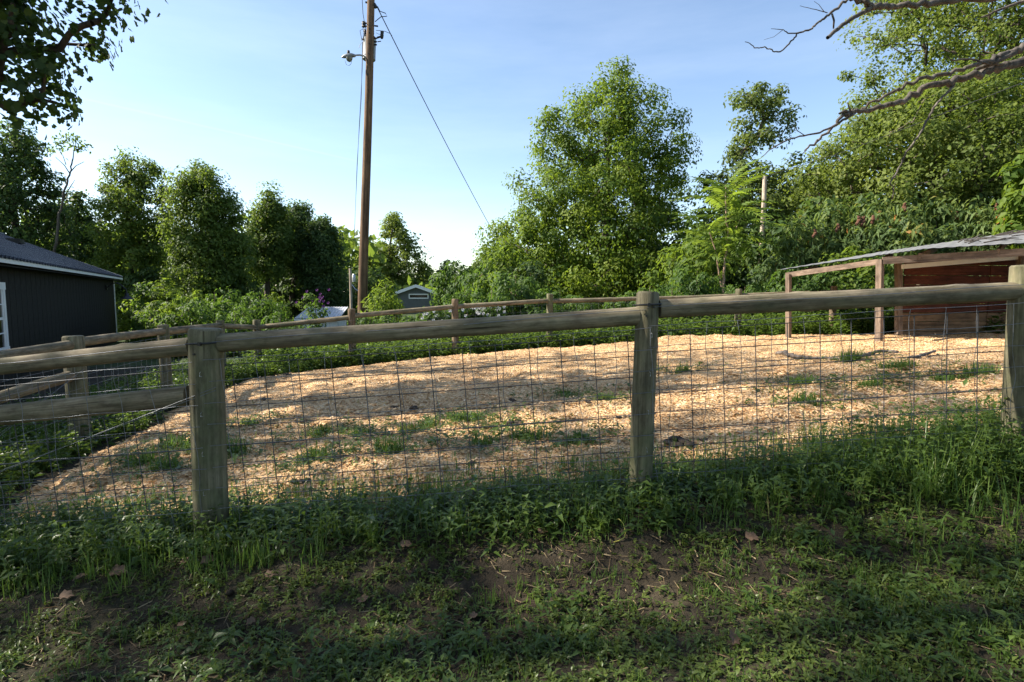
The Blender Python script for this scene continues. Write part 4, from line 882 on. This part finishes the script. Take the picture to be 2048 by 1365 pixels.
# ------------------------------------------------------------------ shrubs behind the fences
def shrub_proto(name, mat, h, w, ncl, nl, ls, seed, tm=DIAMOND, wf=.55, up=.6, bark=None, droop=0., crad=.3):
    return build_tree(name, None, 'shrub', (0, -60, 0), [(.08*h, -w*.42, w*.42), (.4*h, -w*.5, w*.5), (.75*h, -w*.4, w*.4), (h, -w*.12, w*.12)], mat, bark or M['twig'], nclump=ncl, nleaf=nl, lsize=ls, crad=crad, trunk_r=.035, seed=seed, tm=tm, wfac=wf, up=up, droop=droop)
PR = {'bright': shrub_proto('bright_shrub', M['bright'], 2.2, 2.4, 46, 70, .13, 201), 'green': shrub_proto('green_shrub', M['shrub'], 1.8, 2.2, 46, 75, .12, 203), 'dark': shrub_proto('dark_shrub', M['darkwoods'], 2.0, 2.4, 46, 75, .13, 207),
      'sumac': shrub_proto('sumac_shrub', M['sumac'], 3.4, 2.6, 75, 75, .19, 211, LANCE, .32, .3, M['bark'], .25, .38), 'tall': shrub_proto('tall_weed', M['bright'], 1.7, .8, 26, 45, .2, 213, LANCE, .2, .9, None, -.1, .22)}
used = {k: False for k in PR}
def where(px, Yd):
    t = [(300, 'beside the dark house corner'), (380, 'below the airy woodland tree'), (470, 'below the round topped woodland tree'), (575, 'below the pointed woodland tree'), (660, 'around the low white shed'), (700, 'beside the slim pale pole'), (770, 'at the foot of the tall utility pole'), (830, 'in front of the grey outbuilding'), (900, 'next to the grey outbuilding'), (1000, 'among the white flowers'), (1110, 'at the flank of the big maple'), (1230, 'below the big maple trunk'), (1330, 'behind the near middle post, by the maple'), (1430, 'between the maple and the feathery sapling'), (1510, 'around the feathery sapling'), (1580, 'beside the pale dark topped pole'), (1680, 'behind the open corner of the shelter'), (1780, 'between the shelter posts'), (1880, 'behind the shelter board wall'), (1980, 'behind the shelter roof twigs'), (9999, 'behind the far end of the shelter')]
    return next(w for p, w in t if px < p)
LAB = {'bright': ('yellow green sunlit shrub growing behind the back fence', 'sunlit shrubs beyond the back fence'), 'green': ('low mid green shrub growing along the back fence', 'green shrubs along the back fence'), 'dark': ('dark green shaded shrub standing under the trees', 'dark shrubs under the trees'),
       'sumac': ('sumac shrub with russet seed heads above the shelter', 'sumac shrubs behind the shelter'), 'tall': ('tall feathery yellow green weed clump beside the utility pole', 'feathery weeds by the utility pole')}
def put(kind, px, Yd, s=1.0, sz=None, rz=None, label=None):
    o = PR[kind] if not used[kind] else copy_tree(PR[kind]); used[kind] = True
    p = at(px, 600, Yd); o.location = (p.x, Yd, gz(p.x, Yd)-.04); o.scale = (s, s, s*(sz or 1)); o.rotation_euler = (0, 0, R.uniform(0, 6.28) if rz is None else rz)
    w_ = where(px, Yd); o['label'] = {'bright': 'yellow green sunlit shrub ', 'green': 'low mid green shrub ', 'dark': 'dark green shaded shrub under the trees ', 'sumac': 'sumac shrub with russet seed heads ', 'tall': 'tall feathery yellow green weed '}[kind]+w_; o['group'] = LAB[kind][1]+', '+w_; o['category'] = 'weed' if kind == 'tall' else 'shrub'
    return o
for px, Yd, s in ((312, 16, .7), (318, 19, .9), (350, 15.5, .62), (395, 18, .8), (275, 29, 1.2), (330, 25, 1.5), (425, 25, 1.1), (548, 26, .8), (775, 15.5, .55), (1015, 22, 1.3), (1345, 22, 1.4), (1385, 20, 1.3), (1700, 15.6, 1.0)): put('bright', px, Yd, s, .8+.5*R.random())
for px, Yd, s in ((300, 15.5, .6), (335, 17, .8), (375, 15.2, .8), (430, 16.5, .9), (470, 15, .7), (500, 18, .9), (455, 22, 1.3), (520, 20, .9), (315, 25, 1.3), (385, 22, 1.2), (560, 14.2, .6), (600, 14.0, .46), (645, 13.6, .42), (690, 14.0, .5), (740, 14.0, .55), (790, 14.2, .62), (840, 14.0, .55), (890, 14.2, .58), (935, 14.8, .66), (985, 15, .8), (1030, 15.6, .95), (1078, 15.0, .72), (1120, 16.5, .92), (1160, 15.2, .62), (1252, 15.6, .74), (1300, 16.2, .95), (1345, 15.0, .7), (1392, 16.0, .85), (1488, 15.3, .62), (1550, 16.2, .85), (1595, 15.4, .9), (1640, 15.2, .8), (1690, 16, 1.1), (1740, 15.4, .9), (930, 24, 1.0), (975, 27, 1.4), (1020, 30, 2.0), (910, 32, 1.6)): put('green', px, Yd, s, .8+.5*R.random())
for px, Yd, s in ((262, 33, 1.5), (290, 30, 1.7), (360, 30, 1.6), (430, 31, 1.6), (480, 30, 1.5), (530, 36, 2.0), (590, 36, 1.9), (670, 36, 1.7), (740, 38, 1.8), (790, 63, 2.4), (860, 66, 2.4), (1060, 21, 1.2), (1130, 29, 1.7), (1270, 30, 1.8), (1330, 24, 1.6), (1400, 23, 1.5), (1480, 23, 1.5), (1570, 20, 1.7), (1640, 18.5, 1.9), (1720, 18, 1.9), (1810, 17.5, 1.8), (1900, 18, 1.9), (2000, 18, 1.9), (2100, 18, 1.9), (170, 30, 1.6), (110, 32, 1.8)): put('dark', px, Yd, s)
for px, Yd, s in ((1600, 17, .92), (1665, 17.5, 1.05), (1735, 17, 1.0), (1800, 16.5, .98), (1865, 16.8, 1.02), (1930, 16.5, 1.0), (1995, 16.2, 1.02), (2070, 16, 1.05)):
    o = put('sumac', px, Yd, s)
    for k in range(2):
        a_ = R.uniform(0, 6.28); q = Vector((.8*math.cos(a_)*R.random()-.1, -.55-.5*R.random(), 2.5+.85*R.random()))
        mb = MB(); mb.tube([q+Vector((.04*math.sin(z*22), 0, z)) for z in (-.10, -.05, .0, .05, .09, .13, .17)], [.01, .05, .04, .062, .04, .045, .01], 7); mb.build('seed_head', M['seed'], o)
for px, Yd, s in ((758, 16.5, 1.0), (772, 17, 1.15), (786, 16.8, .8), (745, 17.2, .8)): put('tall', px, Yd, s)
# white flowering plants and a purple flowering weed by the back fence
def flower_bush(px, Yd, n, h, w, mat, label, cat, fs=.05, name='flower_bush'):
    p = at(px, 600, Yd); b = Vector((p.x, Yd, gz(p.x, Yd)-.03)); o = build_tree(name, label, cat, b, [(.1, -w*.4, w*.4), (h*.6, -w*.5, w*.5), (h, -w*.35, w*.35)], M['shrub'], M['twig'], nclump=22, nleaf=40, lsize=.09, crad=.2, trunk_r=.02, seed=int(px))
    for k in range(n):
        q = Vector((R.uniform(-.5, .5)*w, -R.uniform(.0, .45)*w, h*R.uniform(.72, 1.04))); nn = 7; a_ = np.arange(nn)*6.283/nn
        V, F = leaves(np.tile(np.array(q), (nn, 1)), np.stack([np.cos(a_), -.6+0*a_, np.sin(a_)], -1), np.tile(np.array([0, -1., .5]), (nn, 1)), fs, fs*.8, DIAMOND); link('flower', mesh('flower', V, F, mat), o)
flower_bush(868, 13.9, 14, 1.02, .8, M['flowerw'], 'white flowering plant left of the back fence post', 'plant'); flower_bush(935, 14.3, 26, 1.1, .9, M['flowerw'], 'white flowering plant covered in most blooms behind the back rail', 'plant'); flower_bush(985, 14.2, 16, 1.1, .7, M['flowerw'], 'white flowering plant nearest the big maple', 'plant'); flower_bush(908, 14.6, 12, 1.05, .7, M['flowerw'], 'white flowering plant directly behind a back fence post', 'plant')
flower_bush(632, 15.4, 14, 1.65, .8, M['flowerp'], 'tall purple flowering weed near the low white shed', 'weed', .05, 'purple_weed')
# bright leafy small tree at the right edge
tree_px('young_tree', 'bright green young tree beside the shelter roof end', 2075, 14.5, [(300, 2040, 2090), (340, 2005, 2130), (400, 1995, 2150), (450, 2000, 2150), (480, 2020, 2140)], leafmat=M['bright'], barkmat=M['twig'], nclump=60, nleaf=55, lsize=.2, crad=.35, trunk_r=.07, seed=301)
# distant wood closing the view
def far_wood():
    n = 46000; x = R.uniform(-90, 90, n); y = R.uniform(52, 78, n)
    top = 4.6+4.6*fbm(x*.13, y*.05, 51)+1.5*fbm(x*.5, y*.4, 52)
    top *= np.where((x/y > -.22) & (x/y < .02), .42, 1.0)
    top = np.where(x/y > .3, top*1.3, top); top = np.where(x/y < -.27, top*1.2, top)
    z = -1.2+top*R.random(n)**.7; P = np.stack([x, y, z], -1)
    L = .75*R.lognormal(0, .3, n); V, F = leaves(P, rnd_unit(n)-np.array([0, 0, .3]), rnd_unit(n)+np.array([0, -.4, .6]), L, L*.7, DIAMOND)
    return tag(link('far_wood', mesh('far_wood', V, F, M['woods'], tint=np.repeat(np.clip(R.normal(.45, .25, n), 0, 1), 2))), 'far off dark wood closing the view behind the trees', 'wood', kind='stuff')
far_wood()

# ------------------------------------------------------------------ ground cover
def surf(x, y):
    return ground(x, y)
def weeds(n, region, dens, hmin, hmax, k, ll, lw, mat, name, label, cat, lift=.0, tm=LANCE):
    x0, x1, y0, y1 = region; x = R.uniform(x0, x1, n); y = R.uniform(y0, y1, n); keep = R.random(n) < dens(x, y); x, y = x[keep], y[keep]; n = len(x)
    hh = R.uniform(hmin(x, y) if callable(hmin) else hmin, hmax(x, y) if callable(hmax) else hmax, n)
    g = surf(x, y); a0 = R.uniform(0, 6.28, n); lx, ly = R.normal(0, .25, n), R.normal(0, .25, n)
    pi = np.repeat(np.arange(n), k); j = np.tile(np.arange(k), n); f = (j+.6)/k; f = f**.8
    az = a0[pi]+j*2.4+R.normal(0, .3, n*k); P = np.stack([x[pi]+lx[pi]*hh[pi]*f, y[pi]+ly[pi]*hh[pi]*f, g[pi]+hh[pi]*f+lift], -1)
    el = R.normal(.28, .3, n*k)+.3*f; D = np.stack([np.cos(az)*np.cos(el), np.sin(az)*np.cos(el), np.sin(el)], -1); N = np.array([0, 0, 1.])+rnd_unit(n*k)*.3
    L = ll*R.lognormal(0, .3, n*k)*(1.1-.35*f); V, F = leaves(P, D, N, L, L*lw, tm, .35)
    tint = np.clip(R.normal(.5, .17, n)[pi]+R.normal(0, .1, n*k), 0, 1)
    # stems
    m = np.stack([x, y, g-.01], -1); tp = np.stack([x+lx*hh, y+ly*hh, g+hh+lift], -1); SV, SF = leaves(m, tp-m, rnd_unit(n), np.linalg.norm(tp-m, axis=1), .005, BLADE)
    VV, FF = join([(V, F), (SV, SF)]); tt = np.concatenate([np.repeat(tint, len(tm[1])), np.repeat(np.clip(R.normal(.7, .1, n), 0, 1), 5)])
    return tag(link(name, mesh(name, VV, FF, mat, tint=tt)), label, cat, kind='stuff')
def blades(P, h, w, mat, name, lean=.5, droop=.5, tintm=.5):
    n = len(P); a = R.uniform(0, 6.28, n); l = np.abs(R.normal(0, lean, n)); D = np.stack([np.cos(a)*l, np.sin(a)*l, np.ones(n)], -1)
    N = np.stack([np.cos(a), np.sin(a), R.normal(0, .3, n)], -1); V, F = leaves(P, D, N, h, w, BLADE, droop*R.random(n)*(.4+l))
    return mesh(name, V, F, mat, tint=np.repeat(np.clip(R.normal(tintm, .2, n), 0, 1), 5))
def bare(x, y):  # patches of open soil
    v = fbm(x*1.25+2, y*2.1, 61)
    b = sstep(.54, .64, v)
    b = .75*b; b = np.maximum(b, .7*np.exp(-((x-.35)/.6)**2-((y-2.9)/.14)**2)); b = np.maximum(b, .9*np.exp(-((x-.95)/.5)**2-((y-2.62)/.16)**2)); b = np.maximum(b, .8*np.exp(-((x+1.9)/.7)**2-((y-2.75)/.12)**2))
    return b
low = lambda x, y: (1-.9*bare(x, y))*sstep(3.2, 2.95, y)*(.34+.66*sstep(.40, .60, fbm(x*3.2, y*3.2, 63, 5)))*sstep(1.2, 1.5, y)
weeds(27000, (-4.2, 4.2, 1.2, 3.2), low, .006, .05, 6, .028, .38, M['weed'], 'ground_weeds', 'low leafy weeds spreading over the shaded soil before the fence', 'weeds')
weeds(2600, (-4.2, 4.2, 1.2, 3.05), lambda x, y: sstep(.5, .64, fbm(x*1.7+9, y*1.7, 71))*(1-.7*bare(x, y)), .02, .10, 7, .05, .34, M['weeddark'], 'broad_weeds', 'taller broad leafed weeds in patches over the shaded soil', 'weeds')
weeds(9000, (-4.2, 4.2, 1.2, 3.05), lambda x, y: .3+.5*sstep(.5, .6, fbm(x*4+3, y*4, 73)), .003, .022, 4, .014, .6, M['weed'], 'tiny_weeds', 'tiny round leafed seedlings dotted over the shaded soil', 'weeds')
def strip(x, y):
    lo = 2.97+.10*(fbm(x*1.1, y*0, 65)-.5)*2; hi = 3.72+.25*sstep(0, 4, x)+.14*(fbm(x*1.5, y*0+3, 66)-.5)*2-.10*sstep(-1.4, -.6, x)*sstep(.4, -.4, x)
    return sstep(lo-.08, lo+.12, y)*sstep(hi+.08, hi-.15, y)*(.75+.25*sstep(1.5, 3, x))
weeds(14500, (-5, 6.5, 2.7, 4.3), strip, .03, lambda x, y: .13+.18*sstep(.9, 3.0, x)+.18*fbm(x*1.6, y*1.6, 67), 8, .06, .34, M['weeddark'], 'fence_line_weeds', 'thick leafy green weeds growing along the near fence line', 'weeds')
def side(x, y):
    d = -beddist(x, y); return sstep(.02, .25, d)*sstep(-7.5, -6.5, x)
weeds(9500, (-6.8, -3.0, 3.9, 11.5), lambda x, y: side(x, y), .05, .3, 7, .085, .36, M['weeddark'], 'side_weeds', 'shaded green weeds between the wood chips and the side fence', 'weeds', tm=DIAMOND)
weeds(10500, (-5.5, 10, 11.2, 14.8), lambda x, y: sstep(.0, .25, -beddist(x, y)), .08, .5, 7, .12, .4, M['weeddark'], 'back_weeds', 'dark leafy undergrowth along the base of the back fence', 'weeds', tm=DIAMOND)
# grass in the foreground and along the fence
def grass_field():
    Ps = []; hs = []; ws = []
    # clumps in front
    for c in range(420):
        cx, cy = R.uniform(-3.8, 3.8), R.uniform(1.5, 3.05)
        if R.random() < (.7 if cx < -.3 else .1): continue
        n = int(R.uniform(10, 38)); sp = R.uniform(.015, .06)
        x = cx+R.normal(0, sp, n); y = cy+R.normal(0, sp, n); Ps.append(np.stack([x, y, ground(x, y)], -1)); hs.append(R.uniform(.025, .09, n)); ws.append(np.full(n, .0045))
    for c in range(330):
        cx = R.uniform(-4.5, 6); cy = R.uniform(2.95, 4.0)+.03*cx
        n = int(R.uniform(12, 46)); sp = R.uniform(.02, .09)
        x = cx+R.normal(0, sp, n); y = cy+R.normal(0, sp, n); Ps.append(np.stack([x, y, ground(x, y)], -1)); hs.append(R.uniform(.05, .22+.14*(cx > 2), n)); ws.append(np.full(n, .005))
    for c in range(60):   # right hand tall grass
        cx = R.uniform(1.9, 5); cy = R.uniform(2.7, 3.9); n = int(R.uniform(8, 26)); sp = R.uniform(.03, .09)
        x = cx+R.normal(0, sp, n); y = cy+R.normal(0, sp, n); Ps.append(np.stack([x, y, ground(x, y)], -1)); hs.append(R.uniform(.12, .36, n)); ws.append(np.full(n, .007))
    me = blades(np.vstack(Ps), np.concatenate(hs), np.concatenate(ws), M['grass'], 'grass', .45, .8)
    tag(link('grass', me), 'loose clumps of green grass through the weeds by the near fence', 'grass', kind='stuff')
grass_field()
def straw():
    n = 11000; x = R.uniform(-3.8, 3.8, n); y = R.uniform(1.5, 3.3, n); k = R.random(n) < .25+.75*np.clip(bare(x, y), 0, 1); x, y = x[k], y[k]; n = len(x)
    P = np.stack([x, y, ground(x, y)+.012], -1); a = R.uniform(0, 6.28, n); D = np.stack([np.cos(a), np.sin(a), R.normal(.02, .15, n)], -1)
    L = R.uniform(.02, .11, n); V, F = leaves(P, D, rnd_unit(n)+np.array([0, 0, 1.]), L, R.uniform(.002, .006, n), BLADE)
    tag(link('straw_litter', mesh('straw_litter', V, F, M['straw'], tint=np.repeat(R.random(n), 5))), 'dead straw and stems littering the bare soil', 'straw', kind='stuff')
straw()
def crumbs():
    n = 9000; x = R.uniform(-4, 4, n); y = 1.3+2.0*R.random(n); k = R.random(n) < .15+.85*bare(x, y); x, y = x[k], y[k]; n = len(x)
    r = .004*R.lognormal(0, .55, n); base = np.array([(1,0,0),(-.5,.87,0),(-.5,-.87,0),(0,0,1),(0,0,-1)]); tf = np.array([(0,1,3),(1,2,3),(2,0,3),(1,0,4),(2,1,4),(0,2,4)])
    V = np.stack([x, y, ground(x, y)+.012], -1)[:, None]+base[None]*r[:, None, None]*R.uniform(.6, 1.3, (n, 5, 1)); F = (np.arange(n)[:, None, None]*5+tf[None]).reshape(-1, 3)
    tag(link('soil_crumbs', mesh('soil_crumbs', V, F, M['soil'])), 'dark crumbs of soil scattered on the bare patches', 'soil', kind='stuff')
crumbs()

# grass tufts and other things on the wood chips
def bedhit(px, py):
    d = raydir(px, py)
    for y in np.arange(3.2, 13.2, .02):
        t = y/d.y
        if EYE+d.z*t <= float(bedz(d.x*t, y)): return Vector((d.x*t, y, float(bedz(d.x*t, y))))
    return at(px, py, 12.5)
TU = [(640, 868, .30, .15), (930, 840, .42, .17), (835, 862, .5, .13), (970, 892, .3, .15), (1060, 880, .42, .14), (1160, 880, .30, .13), (780, 905, .32, .2), (625, 920, .3, .2), (1600, 768, .3, .16), (1610, 805, .3, .14), (1700, 722, .32, .3), (1795, 735, .5, .15), (1960, 748, .42, .18), (1890, 762, .25, .15), (1740, 770, .3, .12), (360, 895, .45, .2), (330, 940, .3, .2), (500, 850, .25, .12), (1215, 800, .25, .1), (1130, 792, .3, .1), (1365, 745, .25, .2), (720, 870, .3, .12), (1010, 850, .28, .08), (280, 930, .3, .2), (470, 905, .3, .2)]
for i, (px, py, w, h) in enumerate(TU):
    p = bedhit(px, py); n = int(240*w/.35); ra_, aa_ = np.sqrt(R.random(n)), R.uniform(0, 6.28, n); P = np.stack([w*.42*ra_*np.cos(aa_), w*.30*ra_*np.sin(aa_), np.zeros(n)], -1)
    P[:, 2] = bedz(P[:, 0]+p.x, P[:, 1]+p.y)-p.z-.005
    me = blades(P, R.uniform(.3, 1.0, n)*h, .0085, M['grass'], 'grass_tuft', .7, 1.0, .42)
    tag(link('grass_tuft', me, None, p), *((lambda l: (l, 'grass tuft', l.replace('tuft', 'tufts', 1)))(('wide' if w > .38 else 'small') + ' tuft of green grass on the wood chips ' + ('by the corner post with brace rail' if px < 520 else 'between the two nearest posts' if px < 1240 else 'near the long crooked branch' if py < 775 else 'before the shelter'))))
def stray():
    Ps = []; hs = []
    for (px, py, w, h) in TU:
        p = bedhit(px, py); n = int(R.uniform(15, 50)); x = p.x+R.normal(0, w*.8, n); y = p.y+R.normal(0, w*.8, n); Ps.append(np.stack([x, y, bedz(x, y)-.004], -1)); hs.append(R.uniform(.03, .16, n))
    x = R.uniform(-4, 9, 900); y = 3.8+6*R.random(900)**1.6; k = beddist(x, y) > .0; Ps.append(np.stack([x, y, bedz(x, y)-.004], -1)[k]); hs.append(R.uniform(.02, .15, k.sum()))
    x = R.uniform(-4, 6, 2600); y = 3.6+.55*R.random(2600)+.03*x; Ps.append(np.stack([x, y, bedz(x, y)-.004], -1)); hs.append(R.uniform(.03, .2, 2600))
    tag(link('stray_grass', blades(np.vstack(Ps), np.concatenate(hs), .005, M['grass'], 'stray_grass', .6, .9, .5)), 'stray single grass blades poking through the wood chips', 'grass', kind='stuff')
stray()
def bed_weeds():
    c = [bedhit(px, py) for (px, py, w, h) in TU]; n = 1500; i = R.integers(0, len(c), n); x = np.array([q.x for q in c])[i]+R.normal(0, .28, n); y = np.array([q.y for q in c])[i]+R.normal(0, .2, n)
    k = 6; pi = np.repeat(np.arange(n), k); az = R.uniform(0, 6.28, n*k); P = np.stack([x[pi], y[pi], bedz(x, y)[pi]+R.uniform(0, .07, n*k)], -1); D = np.stack([np.cos(az), np.sin(az), R.uniform(-.1, .8, n*k)], -1)
    L = .05*R.lognormal(0, .3, n*k); V, F = leaves(P, D, np.array([0, 0, 1.])+.3*rnd_unit(n*k), L, L*.35, LANCE, .3)
    tag(link('bed_weeds', mesh('bed_weeds', V, F, M['weeddark'], tint=np.repeat(np.clip(R.normal(.5, .2, n*k), 0, 1), 4))), 'little leafy weeds coming up among the grass tufts on the chips', 'weeds', kind='stuff')
bed_weeds()
DU = [(830, 820, .16), (790, 818, .10), (1357, 888, .2), (1405, 882, .08), (1028, 803, .11), (1178, 806, .07), (1032, 850, .2), (1108, 838, .06), (600, 965, .12), (575, 750, .13), (1235, 838, .06), (940, 930, .09), (530, 800, .12), (700, 770, .1)]
for i, (px, py, s) in enumerate(DU):
    p = bedhit(px, py); mb = MB()
    for k in range(9):
        c_ = np.array([np.clip(R.normal(0, s*.25), -.4*s, .4*s), np.clip(R.normal(0, s*.2), -.3*s, .3*s), R.uniform(0, .35)*s*.4]); r_ = s*R.uniform(.15, .26)
        th, ph = np.meshgrid(np.arange(7)*6.283/7, np.linspace(.25, 2.9, 5)); rr = r_*(.8+.4*R.random(th.shape))
        V = c_+np.stack([rr*np.sin(ph)*np.cos(th), rr*np.sin(ph)*np.sin(th), rr*.55*np.cos(ph)], -1).reshape(-1, 3)
        mb.add(V, [(j*7+i_, j*7+(i_+1) % 7, (j+1)*7+(i_+1) % 7, (j+1)*7+i_) for j in range(4) for i_ in range(7)][::1])
    tag(mb.build('manure_clump', M['dung'], None, True, p), ('large' if s > .15 else 'medium' if s > .09 else 'small')+' dark crumbly clump of manure lying on the wood chips', 'manure', ('large' if s > .15 else 'medium' if s > .09 else 'small')+' manure clumps on the wood chips')
def stick(label, pts, name='fallen_branch', n=9):
    Q = []; wd = []
    for (px, py, w, dz_) in pts:
        p = bedhit(px, py); Q.append(np.array(p)+np.array([0, 0, dz_+w*p.y/FPX/2*.6])); wd.append(w*p.y/FPX/2)
    Q = np.array(Q); t = np.linspace(0, 1, len(Q)); tt = np.linspace(0, 1, (len(Q)-1)*5+1); P = np.stack([np.interp(tt, t, Q[:, k]) for k in range(3)], -1); P[1:-1] += R.normal(0, .007, (len(tt)-2, 3))
    mb = MB(); mb.tube(P, np.interp(tt, t, wd)*(1+.1*R.normal(size=len(tt))), n); return tag(mb.build(name, M['stick'], None, True), label, 'branch')
stick('long crooked grey branch lying across the wood chips before the shelter', [(1553, 711, 6, .02), (1570, 712, 8, .03), (1585, 718, 8, .02), (1610, 719, 6, 0), (1650, 718, 6, 0), (1685, 721, 7, 0), (1720, 715, 7, .01), (1745, 711, 7, .02), (1775, 708, 6, .03), (1795, 710, 5, .03)])
stick('short grey branch piece beyond the end of the long branch', [(1815, 718, 4, 0), (1835, 717, 6, .01), (1855, 713, 6, .02), (1870, 708, 4, .03)])
stick('short dark stick on the wood chips near the right fence post', [(1872, 822, 5, 0), (1890, 824, 7, .01), (1903, 828, 6, 0), (1916, 833, 3, 0)])
# fallen leaves in the foreground
FL = [(1490, 1088, .055), (1480, 1075, .035), (430, 1125, .06), (220, 1155, .07), (370, 1140, .05), (175, 1160, .05), (800, 1100, .05), (950, 1250, .04), (1470, 1285, .05), (530, 1160, .04), (660, 1030, .04), (940, 1257, .035), (1075, 1075, .04), (365, 1265, .04), (510, 1250, .035), (120, 1205, .05), (730, 1215, .05)]
for i, (px, py, s) in enumerate(FL):
    p = ghit(px, py); n = 1; V, F = leaves(np.array([[0, 0, .03]]), np.array([[math.cos(i*2.1), math.sin(i*2.1), .25]]), np.array([[.3*math.sin(i), -.5, 1.]]), s*1.5, s*1.1, LOBED, .3)
    tag(link('fallen_leaf', mesh('fallen_leaf', V, F, M['deadleaf']), None, p), 'dry brown fallen leaf lying among the ground weeds', 'leaf', 'fallen leaves in the weeds')
q = [ghit(x, y, 2.0, 3.4)+Vector((0, 0, z)) for x, y, z in ((1227, 1091, .015), (1238, 1092, .02), (1248, 1086, .025), (1251, 1076, .03), (1246, 1064, .04), (1238, 1056, .045), (1228, 1051, .03))]
mb = MB(); mb.tube(q, [.0025]*7, 6); tag(mb.build('bent_stem', M['stem'], None, True), 'curved bright yellow plant stem on the bare soil below the fence post', 'stem')
